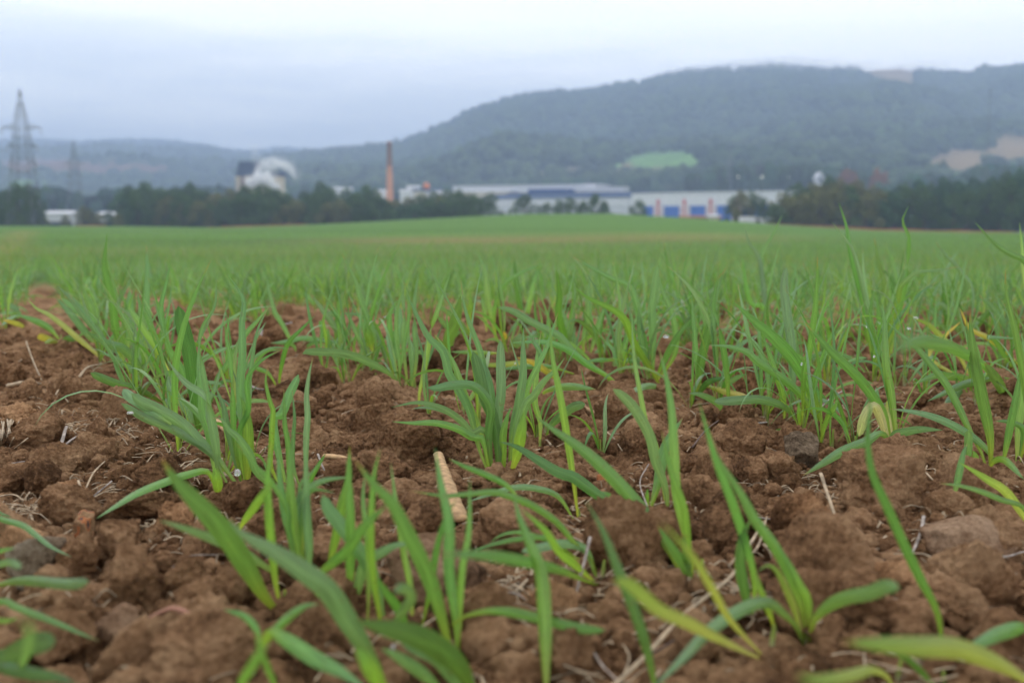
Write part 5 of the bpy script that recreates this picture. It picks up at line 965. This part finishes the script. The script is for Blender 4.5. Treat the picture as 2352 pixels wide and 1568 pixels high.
# ------------------------------------------------------------------ clods
MAT_SOIL, t, b, _ = soilmat('clod_soil'); MAT_SOIL2, t, b, _ = soilmat('pale_clod_soil', (1.25, 1.2, 1.15)); MAT_STONE, t, b, _ = soilmat('grey_stone', (.85, 1.12, 1.45)); MAT_PURPLE, t, b, _ = soilmat('purplish_stone', (1.0, 1.08, 1.25)); MAT_CHAR = plain('charred_stone', (.035, .033, .035), .6, .3, 90)
MAT_ORANGE = plain('orange_earth', (.32, .12, .045), .9, .4, 120)
# object-space noise so every clod keeps its own grain
for m in (MAT_SOIL, MAT_SOIL2, MAT_STONE, MAT_PURPLE):
    pass
def clod_mesh(seed, sub=5, stony=False):
    rg = np.random.default_rng(seed); V0, F0 = ico(sub); nrm = rg.normal(0, 1, (16, 3)); nrm /= np.linalg.norm(nrm, axis=1)[:, None]; d = rg.uniform(.62, 1.0, 16)
    dot = V0 @ nrm.T; k = 26.0
    rr_ = np.where(dot > .05, d / np.maximum(dot, .05), 9); r_ = -np.log(np.exp(-k * rr_).sum(1)) / k; r_ = np.clip(r_, .4, 1.15)
    V = V0 * r_[:, None]
    if not stony:
        n1 = fbm(V * 2.3 + seed, seed, 3) - .5; n2 = fbm(V * 6 + 5, seed + 4, 3) - .5; n3 = np.abs(fbm(V * 11 + 9, seed + 7, 3) - .5); n4 = fbm(V * 26 + 3, seed + 9, 3) - .5
        V = V + V0 * (n1 * .34 + n2 * .20 - n3 * .26 + n4 * .17)[:, None]
    else:
        V = V + V0 * ((fbm(V * 1.6 + seed, seed, 2) - .5) * .3 + (fbm(V * 7, seed + 3, 3) - .5) * .10 + (fbm(V * 24, seed + 8, 2) - .5) * .03)[:, None]
    return V, F0
CL = [clod_mesh(s) for s in range(14)]; CLM = [mesh_np('soil_clod', V, F, MAT_SOIL) for V, F in CL]; CLM2 = [mesh_np('soil_clod', V, F, MAT_SOIL2) for V, F in CL[:5]]
ST = [clod_mesh(50 + s, 5, True) for s in range(4)]; STM = [mesh_np('stone', V, F, MAT_STONE) for V, F in ST[:2]] + [mesh_np('stone', V, F, MAT_PURPLE) for V, F in ST[2:]]
clods = 0; taken = []
def clod(x, y, w, h, label, mesh=None, name='soil_clod', cat='soil clod', sink=.28, dz=0, tilt=None):
    """(x,y) centre of the clod in the 2352 px frame, w,h its seen size; it rests in the soil"""
    global clods
    g = ground_at(x, y + h * .42, 0.006); Yb = g[1]; sx = w / FD * Yb * .5; sz = h / FD * Yb * .5 * 1.05; gz = ground_z(g[0], g[1])[0]
    yc = Yb + sx * .6
    for bx, by in BASES:                                  # never bury a seedling: the clod lies behind its foot
        if abs(bx - g[0] * yc / g[1]) < sx * 1.0 and -sx * 1.0 < by - yc < sx * 2.6: yc = max(yc, by + sx * .95)
    d_ = ray(x, y); c = at(x, y, yc); me = mesh or CLM[clods % len(CLM)]
    if yc > Yb + sx * .7: c[2] = gz + sz * .3
    o = link(name, me, loc=(c[0], c[1], max(c[2] + sz * .04, gz + sz * .35))); o.scale = (sx * 1.18, sx * 1.0, sz * 1.38); o.rotation_euler = (random.uniform(-.2, .2), random.uniform(-.2, .2), random.uniform(0, 6.28)) if tilt is None else tilt
    clods += 1; taken.append((g[0], g[1] + sx * .5, sx)); return tag(o, label, cat, 'clods of earth on the tilled soil' if cat == 'soil clod' else 'stones on the tilled soil')
for a in [(270, 1245, 132, 110, 'round clod left of the tiny bent stem, above the bigger block'), (300, 1350, 150, 130, 'large blocky clod in the lower left, widest of its group'), (430, 1335, 120, 110, 'rounded clod right of the large blocky one at lower left'), (535, 1350, 110, 105, 'clod half behind the giant leaning blade, lower left'),
          (165, 1140, 78, 60, 'pale brown squarish clod with a straw leaning on it, left'), (100, 1108, 90, 66, 'round clod left of the pale squarish one'), (45, 1100, 90, 60, 'dark layered clod at the left frame edge'), (130, 1065, 110, 60, 'flat dark clod above the pale squarish one'), (370, 1100, 130, 80, 'wide lumpy clod below the grey wood splinters'),
          (330, 1160, 130, 60, 'flat shaded clod under the narrow arching blade'), (405, 1190, 120, 80, 'lumpy clod right of the round clod at left'), (560, 1155, 96, 76, 'small round dark clod beneath the thick left tuft'), (120, 1360, 100, 80, 'clod in front of the blunt blade tip at left'), (190, 1285, 90, 80, 'peaked pale clod between the grey stone and the blocky clod'),
          (490, 1490, 330, 200, 'very large blurred clod at the bottom edge, left of centre'), (730, 1530, 300, 180, 'big blurred dark clod under the blurred blades at the bottom'), (60, 1250, 120, 60, 'low wide clod at the left edge below two thin blades'), (930, 1000, 150, 100, 'wide clod left of the central tuft'), (880, 1080, 120, 70, 'clod under the level blades left of the central tuft'),
          (1410, 940, 100, 80, 'triangular clod behind the short oval blue leaf'), (1340, 1020, 130, 100, 'smooth domed clod right of the central tuft'), (1235, 960, 80, 70, 'clod directly behind the right half of the central tuft'), (1690, 868, 112, 118, 'tall square clod with a straw root, right of centre'), (1455, 1280, 190, 200, 'massive dark rounded clod in the middle of the right half'),
          (1600, 1180, 120, 90, 'rough clod left of the massive stone topped one'), (1700, 1025, 120, 80, 'knobbly clod left of the grey stone'), (1780, 1085, 110, 60, 'low clod below the grey stone'), (1720, 1090, 90, 56, 'crumbling clod beneath the knobbly one'), (1845, 1215, 160, 140, 'big rounded clod right of the leaning dry straw'),
          (2020, 1120, 220, 150, 'largest stone topped clod at right with a dark hollow under it'), (1950, 1000, 90, 70, 'small clod behind the dead cream leaf'), (2170, 1170, 110, 80, 'clod between the largest clod and the flat purplish stone'), (1960, 1390, 150, 130, 'cracked clod right of the small well shaped seedling'), (1870, 1390, 140, 110, 'clod directly behind the small well shaped seedling'),
          (2060, 1340, 130, 80, 'low clod left of the flat purplish stone'), (980, 1215, 76, 76, 'small angular reddish clod below the corn stalk stub'), (1235, 725, 90, 76, 'dark hollow clod among the seedlings in the middle distance'), (1165, 735, 80, 60, 'clod left of the dark hollow one, middle distance'), (350, 878, 76, 70, 'brown clod behind the snapped pale stub'), (225, 1000, 70, 56, 'pointed clod left of the snapped stub'),
          (45, 960, 100, 60, 'clod near the straw bundle at left'), (95, 1000, 130, 70, 'long low clod right of the straw bundle'), (800, 1080, 90, 60, 'small clod under the level blades'), (1480, 1005, 120, 70, 'wide clod behind the massive dark one'), (2190, 1380, 150, 90, 'lumpy clod below the flat purplish stone'), (1060, 1385, 80, 60, 'small reddish clod before the splintered stalk'),
          (1280, 1380, 120, 70, 'clod before the splintered straw, lower middle'), (1590, 1470, 120, 90, 'clod at the long diagonal straw, bottom right of centre'), (1300, 1500, 150, 110, 'shadowy clod at the bottom centre'), (2290, 1470, 130, 90, 'clod in the lower right corner above the yellow blade'), (1700, 1400, 110, 80, 'clod below the short wide dark blade'),
          (140, 1470, 130, 90, 'clod in the lower left beside the upright straw'), (800, 1240, 120, 90, 'clod seen between the upright lime blades'), (2300, 1250, 100, 70, 'clod right of the flat purplish stone'), (1120, 905, 60, 50, 'small clod left of the two broad dark blades'), (690, 940, 90, 56, 'clod between the left and the middle row'), (1560, 1080, 110, 66, 'clod below the wide blue blunt blade'),
          (740, 870, 80, 46, 'low clod in the soil gap between two rows'), (600, 800, 70, 46, 'far clod in the gap right of the left row'), (640, 770, 60, 40, 'small clod in the far soil gap'), (870, 905, 90, 50, 'clod at the foot of the level blue blade'), (1050, 830, 70, 44, 'clod behind the central tuft, left side')]:
    clod(*a, mesh=CLM2[clods % 5] if clods % 6 == 4 else None)
clod(1840, 1042, 96, 78, 'rounded grey brown stone between the clods right of centre', STM[0], 'stone', 'stone'); clod(85, 1290, 135, 85, 'dark grey mottled stone at the left edge', STM[1], 'stone', 'stone')
clod(2215, 1248, 190, 96, 'flat purplish brown stone with a wavy top at right', STM[2], 'stone', 'stone', tilt=(.1, -.22, .3)); clod(655, 1325, 100, 60, 'smooth grey stone by the giant leaning blade', STM[0], 'stone', 'stone'); clod(275, 1440, 110, 60, 'reddish smooth stone half buried at lower left', STM[3], 'stone', 'stone')
clod(1000, 1330, 190, 130, 'flat brown stone face behind the blurred narrow blades', STM[3], 'stone', 'stone')
V_, F_ = ST[0]; o = clod(1155, 1168, 62, 56, 'charred black stone with orange patches beside the corn stalk stub', mesh_np('charred_stone', V_, F_, [MAT_CHAR, MAT_ORANGE], midx=(vnoise(V_[F_[:, 0]] * 2.1, 4) > .74).astype(int)), 'stone', 'stone')
o = clod(193, 1212, 54, 66, 'rust orange and black stained clod at left', mesh_np('burnt_clod', V_, F_, [MAT_SOIL, MAT_ORANGE, MAT_CHAR], midx=np.digitize(vnoise(V_[F_[:, 0]] * 2.4, 9), [.66, .82])), 'stone', 'stone')
clod(1395, 1110, 60, 40, 'rusty orange crumb above the massive dark clod', mesh_np('orange_crumb', CL[3][0], CL[3][1], MAT_ORANGE), 'stone', 'stone')
# more clods, smaller, between them (none on the corn stalk, the sticks or the long straw)
for x_, y_ in [(1008, 1045), (1020, 1080), (1035, 1125), (1050, 1165), (1062, 1205), (1066, 1240), (350, 1415), (420, 1412), (480, 1432), (1480, 1490), (1570, 1400), (1680, 1310), (1905, 1140), (1930, 1200), (130, 1030), (750, 1060), (520, 985), (2110, 1230)]:
    g = ground_at(x_, y_, .008); taken.append((g[0], g[1], .016))
rc = np.random.default_rng(11); left_ = 290 - clods; tries = 0
while left_ > 0 and tries < 20000:
    tries += 1; Yc_ = .5 * (3.2 / .5) ** rc.random(); u = rc.uniform(-.48, .48); x = u * Yc_; s = rc.gamma(4, .0042) + .006
    if s > .03 or any(math.hypot(x - a, Yc_ - b2) < (r2 + s) * .62 for a, b2, r2 in taken) or any(abs(x - a) < s * 1.1 + .003 and -s < b2 - Yc_ < s * 3 for a, b2 in BASES): continue
    dx, dy, _ = proj(np.array([[x, Yc_, 0]])); dx, dy = dx[0], dy[0]
    gz = ground_z(x, Yc_)[0]; o = link('soil_clod', CLM[int(rc.integers(14))], loc=(x, Yc_, gz + s * .30)); o.scale = (s * rc.uniform(.9, 1.3), s, s * rc.uniform(.65, .95)); o.rotation_euler = tuple(rc.uniform(0, 6.28, 3))
    side = 'left of all rows' if x + .414 * Yc_ < .1 else 'right of the left row' if x + .414 * Yc_ < .42 else 'right of the middle row' if x + .414 * Yc_ < .8 else 'past the right row'
    zone = 'in blurred front soil' if Yc_ < .72 else 'in near sharp soil' if Yc_ < 1.1 else 'in sharp middle soil' if Yc_ < 1.7 else 'in the far soil gap'
    size = 'fist sized' if s > .02 else 'walnut sized' if s > .012 else 'pebble sized'
    tag(o, f'{size} earth clod {zone}, {side}', 'soil clod', 'clods of earth on the tilled soil'); taken.append((x, Yc_, s)); left_ -= 1
# crumbs
def crumbs(name, n, y0, y1, smin, smax, sub, seed, label):
    rg = np.random.default_rng(seed); V0, F0 = ico(sub); k = len(V0); Y_ = y0 * (y1 / y0) ** rg.random(n); X_ = Y_ * rg.uniform(-.5, .5, n); s = smin + (smax - smin) * rg.random(n) ** 3 * (1 if True else 1); z = ground_z(X_, Y_)
    var = [V0 * (.45 + 1.1 * fbm(V0 * 2.2 + j * 3.3, j, 3))[:, None] * np.random.default_rng(j).uniform(.7, 1.25, 3) for j in range(16)]
    A = rg.integers(0, 16, n); ang = rg.random(n) * 6.28; VV = np.stack([var[a] for a in A]); ca, sa = np.cos(ang)[:, None], np.sin(ang)[:, None]
    x = VV[..., 0] * ca - VV[..., 1] * sa; y = VV[..., 0] * sa + VV[..., 1] * ca
    P = np.stack([x * s[:, None] + X_[:, None], y * s[:, None] + Y_[:, None], VV[..., 2] * s[:, None] * .8 + z[:, None] + s[:, None] * .25], -1)
    F = (F0[None] + (np.arange(n) * k)[:, None, None]).reshape(-1, 3)
    tag(link(name, mesh_np(name, P.reshape(-1, 3), F, MAT_SOIL)), label, 'soil crumbs', kind='stuff')
crumbs('soil_crumbs', 900, .5, 2.6, .005, .015, 3, 9, 'many small brown clods lying loose between the larger ones'); crumbs('soil_crumbs', 12000, .45, 2.4, .0013, .0085, 2, 3, 'loose brown earth crumbs scattered between the clods'); crumbs('soil_crumbs', 40000, .5, 2.0, .0007, .0024, 1, 4, 'fine brown earth grains over the near soil')
# ------------------------------------------------------------------ straw, wood
MAT_STRAW = plain('dry_straw', (.36, .275, .18), .85, .45, 140); MAT_GREYW = plain('weathered_wood', (.30, .255, .22), .9, .5, 160); MAT_CORN = plain('corn_stalk', (.42, .27, .14), .9, .45, 150); MAT_ROOT = plain('reddish_stick', (.30, .15, .10), .85, .3, 70); MAT_DARKW = plain('dark_twig', (.11, .075, .06), .9, .3, 80)
def stalk_mesh(P, r0, r1, flat=.55, n=20, sides=9, rough=.10, seed=0):
    P = smooth_path(P, n); T = np.gradient(P, axis=0); T /= np.linalg.norm(T, axis=1)[:, None]; up = np.array([0, 0, 1.0]); A = np.cross(T, up); A /= np.linalg.norm(A, axis=1)[:, None] + 1e-9; B = np.cross(A, T)
    t = np.linspace(0, 1, n); r_ = r0 + (r1 - r0) * t; rg = np.random.default_rng(seed); V = []
    wob = 1 + rg.normal(0, rough, (n, sides)) * .5
    for j in range(sides):
        a = 2 * math.pi * j / sides; V.append(P + A * (r_ * math.cos(a) * wob[:, j])[:, None] + B * (r_ * flat * math.sin(a) * wob[:, j])[:, None])
    V = np.stack(V, 1).reshape(-1, 3); ix = np.arange(n * sides).reshape(n, sides); F = [(ix[i, j], ix[i, (j + 1) % sides], ix[i + 1, (j + 1) % sides], ix[i + 1, j]) for i in range(n - 1) for j in range(sides)]
    m = len(V); V = np.vstack([V, P[:1] - T[:1] * r0 * .4, P[-1:] + T[-1:] * r1 * .4]); F += [(ix[0, (j + 1) % sides], ix[0, j], m, m) for j in range(sides)] + [(ix[-1, j], ix[-1, (j + 1) % sides], m + 1, m + 1) for j in range(sides)]
    return V, F
def stalk(pts, w, mat, label, name='straw', cat='straw', lift=.004, group='dry straw and stalk pieces on the soil', w2=None):
    P = []
    for p in pts:
        x, y = p[:2]; z = p[2] if len(p) > 2 else lift; g = ground_at(x, y, z + .006); gz = ground_z(g[0], g[1])[0]; P.append((g[0], g[1], max(gz, 0.0) * .6 + z + w / 2614 * .4))
    Y_ = P[0][1]; r_ = w / FD * Y_ * .5; V, F = stalk_mesh(np.array(P), r_, (w2 or w * .7) / FD * Y_ * .5, seed=abs(int(pts[0][0])))
    V = V - np.array(P[0]); me = bpy.data.meshes.new(name); me.from_pydata([tuple(v) for v in V], [], [tuple(dict.fromkeys(f)) for f in F]); me.materials.append(mat); me.polygons.foreach_set('use_smooth', [True] * len(me.polygons))
    return tag(link(name, me, loc=P[0]), label, cat, group)
stalk([(1006, 1035, .020), (1020, 1085, .016), (1040, 1140, .012), (1058, 1190, .008)], 22, MAT_CORN, 'thick pale brown corn stalk stub standing out between the clods, centre', 'corn_stalk', 'stalk', w2=30)
stalk([(1255, 915, .012), (1310, 925, .012), (1370, 945, .008)], 20, MAT_CORN, 'pale stalk piece behind the central tuft, half buried', 'corn_stalk', 'stalk'); stalk([(495, 972, .01), (535, 990, .012), (585, 1020, .006)], 24, MAT_CORN, 'pale root chunk behind the left row', 'corn_stalk', 'stalk')
stalk([(745, 1040, .016), (790, 1050, .014), (850, 1072, .008)], 22, MAT_CORN, 'pale twisted stalk piece left of the corn stalk stub', 'corn_stalk', 'stalk')
stalk([(340, 1412, .012), (400, 1408, .014), (450, 1420, .012), (500, 1440, .004)], 24, MAT_ROOT, 'thick reddish curved stick lying at lower left', 'stick', 'stick'); stalk([(1385, 1575, .004), (1480, 1490, .012), (1570, 1400, .018), (1680, 1310, .02), (1720, 1250, .02), (1755, 1185, .012)], 14, MAT_STRAW, 'long diagonal straw running up right from the bottom edge')
stalk([(1480, 1490, .004), (1560, 1440, .01), (1640, 1390, .004)], 9, MAT_DARKW, 'dark twig beside the long diagonal straw', 'twig', 'twig')
L_ = [([(1885, 1085, .03), (1905, 1130, .024), (1925, 1190, .012), (1945, 1255, .004)], 12, MAT_STRAW, 'slanting dry straw propped against the big rounded clod at right'), ([(2122, 1185, .016), (2115, 1220, .012), (2095, 1255, .008), (2082, 1272, .004)], 12, MAT_GREYW, 'curved whitish splinter left of the flat purplish stone'),
      ([(2072, 1290, .004), (2010, 1285, .006), (1960, 1275, .004)], 9, MAT_DARKW, 'dark twig below the curved whitish splinter'), ([(100, 1060, .004), (135, 1020, .012), (152, 975, .02)], 16, MAT_GREYW, 'thick grey wood splinter at left below the brown clods'), ([(108, 1075, .004), (150, 1010, .014), (190, 985, .012)], 12, MAT_GREYW, 'grey wood splinter crossing the thick one at left'),
      ([(0, 1058, .004), (50, 1055, .008), (100, 1045, .008)], 8, MAT_GREYW, 'thin pale straw running to the left edge'), ([(188, 1008, .004), (215, 990, .01), (250, 970, .014)], 7, MAT_STRAW, 'thin straw right of the grey wood splinters'), ([(180, 1105, .02), (195, 1140, .016), (208, 1175, .004)], 8, MAT_STRAW, 'straw leaning against the pale squarish clod'),
      ([(200, 1145, .004), (222, 1118, .012), (256, 1090, .018)], 9, MAT_GREYW, 'curved pale straw right of the squarish clod'), ([(195, 1110, .01), (215, 1080, .016), (240, 1045, .018)], 7, MAT_STRAW, 'upright straw among fine roots at left'), ([(105, 1225, .004), (140, 1212, .008), (175, 1192, .01)], 8, MAT_STRAW, 'short straw pointing at the rust stained clod'),
      ([(140, 1240, .012), (175, 1262, .008), (215, 1290, .004)], 12, MAT_GREYW, 'grey split stalk right of the grey mottled stone'), ([(395, 1290, .014), (430, 1265, .018), (500, 1262, .012)], 8, MAT_GREYW, 'pale arched straw over the blocky clods at left'), ([(160, 1390, .02), (170, 1415, .012), (182, 1432, .004)], 9, MAT_STRAW, 'stub of straw before the blocky clod, lower left'),
      ([(182, 1428, .006), (205, 1424, .006), (222, 1422, .006)], 8, MAT_GREYW, 'whitish straw tip right of the straw stub'), ([(206, 1510, .03), (206, 1540, .016), (205, 1570, .004)], 9, MAT_STRAW, 'upright straw at the bottom left edge'), ([(730, 1035, .014), (742, 1060, .012), (757, 1085, .006)], 8, MAT_GREYW, 'grey splinter left of the pale twisted stalk'),
      ([(860, 1102, .006), (900, 1098, .008), (965, 1103, .006)], 6, MAT_STRAW, 'thin pale straw lying below the level blades'), ([(1100, 1195, .004), (1112, 1205, .006), (1128, 1212, .004)], 8, MAT_STRAW, 'short straw right of the corn stalk stub'), ([(1050, 1300, .004), (1100, 1312, .008), (1160, 1330, .01), (1200, 1350, .004)], 13, MAT_STRAW, 'long split stalk before the low seedling, lower centre'),
      ([(1160, 1340, .006), (1190, 1350, .008), (1215, 1370, .004)], 10, MAT_GREYW, 'grey splinter at the end of the long split stalk'), ([(1180, 1325, .012), (1200, 1345, .014), (1222, 1362, .006)], 10, MAT_STRAW, 'pale splinter crossing the grey one, lower centre'), ([(1356, 1222, .03), (1340, 1280, .02), (1320, 1360, .004)], 11, MAT_GREYW, 'dark weathered stalk leaning up right of the low seedling'),
      ([(1250, 1365, .004), (1310, 1370, .006), (1360, 1375, .004)], 7, MAT_CORN, 'thin pale root below the low seedling'), ([(1220, 1498, .004), (1310, 1510, .01), (1390, 1535, .004)], 12, MAT_STRAW, 'straw lying level at the bottom centre'), ([(1340, 1445, .004), (1380, 1500, .008), (1425, 1545, .004)], 10, MAT_GREYW, 'weathered straw crossing the level one at the bottom'),
      ([(1488, 1150, .02), (1470, 1100, .022), (1490, 1068, .026)], 6, MAT_GREYW, 'fine arched straw above the massive dark clod'), ([(1395, 985, .016), (1410, 1005, .012), (1430, 1040, .004)], 6, MAT_STRAW, 'fine straw on the smooth domed clod'), ([(1590, 1015, .004), (1620, 985, .01), (1650, 962, .012)], 7, MAT_DARKW, 'dark twig left of the knobbly clod'),
      ([(1695, 985, .004), (1720, 975, .01), (1760, 960, .01)], 15, MAT_GREYW, 'broad grey straw left of the tall straight blade'), ([(1880, 945, .004), (1905, 920, .012), (1935, 895, .012)], 9, MAT_GREYW, 'grey straw between the two right hand seedlings'), ([(2045, 895, .006), (2080, 930, .01), (2120, 950, .004)], 6, MAT_STRAW, 'thin straw right of the dead cream leaf'),
      ([(1780, 1150, .012), (1830, 1160, .01), (1905, 1170, .006)], 9, MAT_GREYW, 'grey straw mat edge behind the big rounded clod'), ([(1700, 1290, .012), (1740, 1240, .02), (1762, 1170, .022)], 10, MAT_STRAW, 'bent straw behind the short wide dark blade'), ([(1755, 1235, .014), (1770, 1265, .01), (1780, 1295, .004)], 12, MAT_STRAW, 'frayed straw end by the short wide dark blade'),
      ([(1690, 1160, .01), (1740, 1172, .012), (1800, 1180, .006)], 12, MAT_GREYW, 'bluish grey straw lying left of the big rounded clod'), ([(2040, 1490, .004), (2090, 1500, .008), (2130, 1505, .004)], 10, MAT_GREYW, 'grey straw above the yellow lime blade'), ([(1985, 1480, .004), (1990, 1510, .012), (2010, 1550, .004)], 10, MAT_STRAW, 'stubby straw below the limp pale seedling'),
      ([(2210, 1262, .02), (2300, 1262, .014), (2352, 1250, .008)], 12, MAT_GREYW, 'grey stick passing behind the flat purplish stone'), ([(2150, 1100, .01), (2130, 1080, .014), (2115, 1062, .012)], 8, MAT_STRAW, 'straw right of the largest clod'), ([(20, 880, .006), (60, 872, .012), (90, 876, .006)], 26, MAT_STRAW, 'broad pale husk lying at the left, below the bare strip'),
      ([(180, 860, .006), (200, 845, .012), (232, 835, .01)], 10, MAT_STRAW, 'curved straw below the collapsed seedling'), ([(60, 790, .02), (75, 825, .012), (95, 865, .004)], 5, MAT_STRAW, 'thin leaning straw in the bare strip at left'), ([(590, 790, .01), (596, 772, .02), (600, 755, .026)], 16, MAT_GREYW, 'pale broken stub in the soil gap right of the left row'),
      ([(615, 775, .01), (640, 755, .016), (670, 735, .016)], 12, MAT_GREYW, 'pale stick beside the broken stub in the soil gap'), ([(560, 870, .006), (590, 885, .01), (620, 895, .004)], 14, MAT_GREYW, 'pale stalk piece lying between the left and middle rows')]
for pts, w, mt, lab in L_: stalk(pts, w * .72, mt, lab)
# straw bundle at the left edge
rb = np.random.default_rng(5)
for k in range(16):
    x0 = rb.uniform(-20, 30); y0 = rb.uniform(985, 1030); a = rb.uniform(-.6, 1.3); l = rb.uniform(40, 90)
    stalk([(x0, y0, .004), (x0 + l * .5 * math.sin(a), y0 - l * .4 * math.cos(a), .016), (x0 + l * math.sin(a), y0 - l * .7 * math.cos(a), .012)], rb.uniform(4, 8), MAT_STRAW, 'straw of the loose dry bundle at the left frame edge', group='straws of the bundle at the left edge')
# litter
MBL = MB()
for k in range(3200):
    Y_ = .5 * (2.6 / .5) ** rb.random(); x = Y_ * rb.uniform(-.47, .47)
    if k > 1900: cx_, cy_ = [(-.36, .86), (-.30, .95), (-.22, .80), (.02, .68), (.13, .62), (.22, .93), (-.42, 1.15), (.34, .78), (.10, .80)][k % 9]; x, Y_ = cx_ + rb.normal(0, .03), cy_ + rb.normal(0, .03)
    L0 = rb.gamma(2, .006) + .003; a = rb.uniform(0, 6.28); gz = ground_z(x, Y_)[0]
    P = np.array([(x, Y_, gz + .003), (x + L0 * .5 * math.cos(a), Y_ + L0 * .5 * math.sin(a), gz + .003 + rb.uniform(0, .005)), (x + L0 * math.cos(a + rb.normal(0, .3)), Y_ + L0 * math.sin(a + rb.normal(0, .3)), gz + rb.uniform(0, .006))])
    V, F = stalk_mesh(P, rb.uniform(.0003, .0014), rb.uniform(.0002, .0007), n=6, sides=4, seed=k); MBL.add(V, [tuple(dict.fromkeys(f)) for f in F])
tag(MBL.build('straw_litter', MAT_STRAW), 'small bits of dry straw and root fibre strewn over the soil', 'straw litter', kind='stuff')
# ------------------------------------------------------------------ the air
hb = MB(); hb.box(-3300, 3300, -70, 4900, -24, 372)
mh = bpy.data.materials.new('haze'); mh.use_nodes = True; t = mh.node_tree; t.nodes.clear()
o_ = N(t, 'ShaderNodeOutputMaterial'); pv = N(t, 'ShaderNodeVolumePrincipled'); pv.inputs['Density'].default_value = 4.6e-4
pv.inputs['Color'].default_value = (0.55, 0.69, 0.95, 1); pv.inputs['Anisotropy'].default_value = 0.0
t.links.new(pv.outputs[0], o_.inputs['Volume'])
tag(hb.build('haze', mh), kind='stuff')

# mist resting on the hilltop
V0, F0 = ico(3); Vs, Fs, n = [], [], 0
for x, y, rx, rz in [(1650, 165, 85, 12), (1720, 160, 90, 17), (1790, 158, 90, 20), (1860, 160, 90, 17), (1940, 162, 80, 12), (1560, 172, 70, 9), (2080, 162, 90, 9)]:
    c = at(x, y, 2190); k = 2190 / FD; V = V0 * (1 + .3 * (fbm(V0 * 2 + x, 3, 3)[:, None] - .5)) * [rx * k, 130, rz * k] + c; V[:, 2] = np.minimum(V[:, 2], 368); Vs.append(V); Fs.append(F0 + n); n += len(V0)
o = link('hilltop_mist', mesh_np('hilltop_mist', np.vstack(Vs), np.vstack(Fs))); md_ = o.modifiers.new('fuse', 'REMESH'); md_.mode = 'VOXEL'; md_.voxel_size = 9
mm = bpy.data.materials.new('mist'); mm.use_nodes = True; t = mm.node_tree; t.nodes.clear(); o_ = N(t, 'ShaderNodeOutputMaterial'); pv = N(t, 'ShaderNodeVolumePrincipled'); pv.inputs['Density'].default_value = .0045; pv.inputs['Color'].default_value = (.97, .98, 1, 1)
t.links.new(pv.outputs[0], o_.inputs['Volume']); o.data.materials.append(mm); tag(o, 'thin pale mist resting on the top of the right hill', 'mist', kind='stuff')
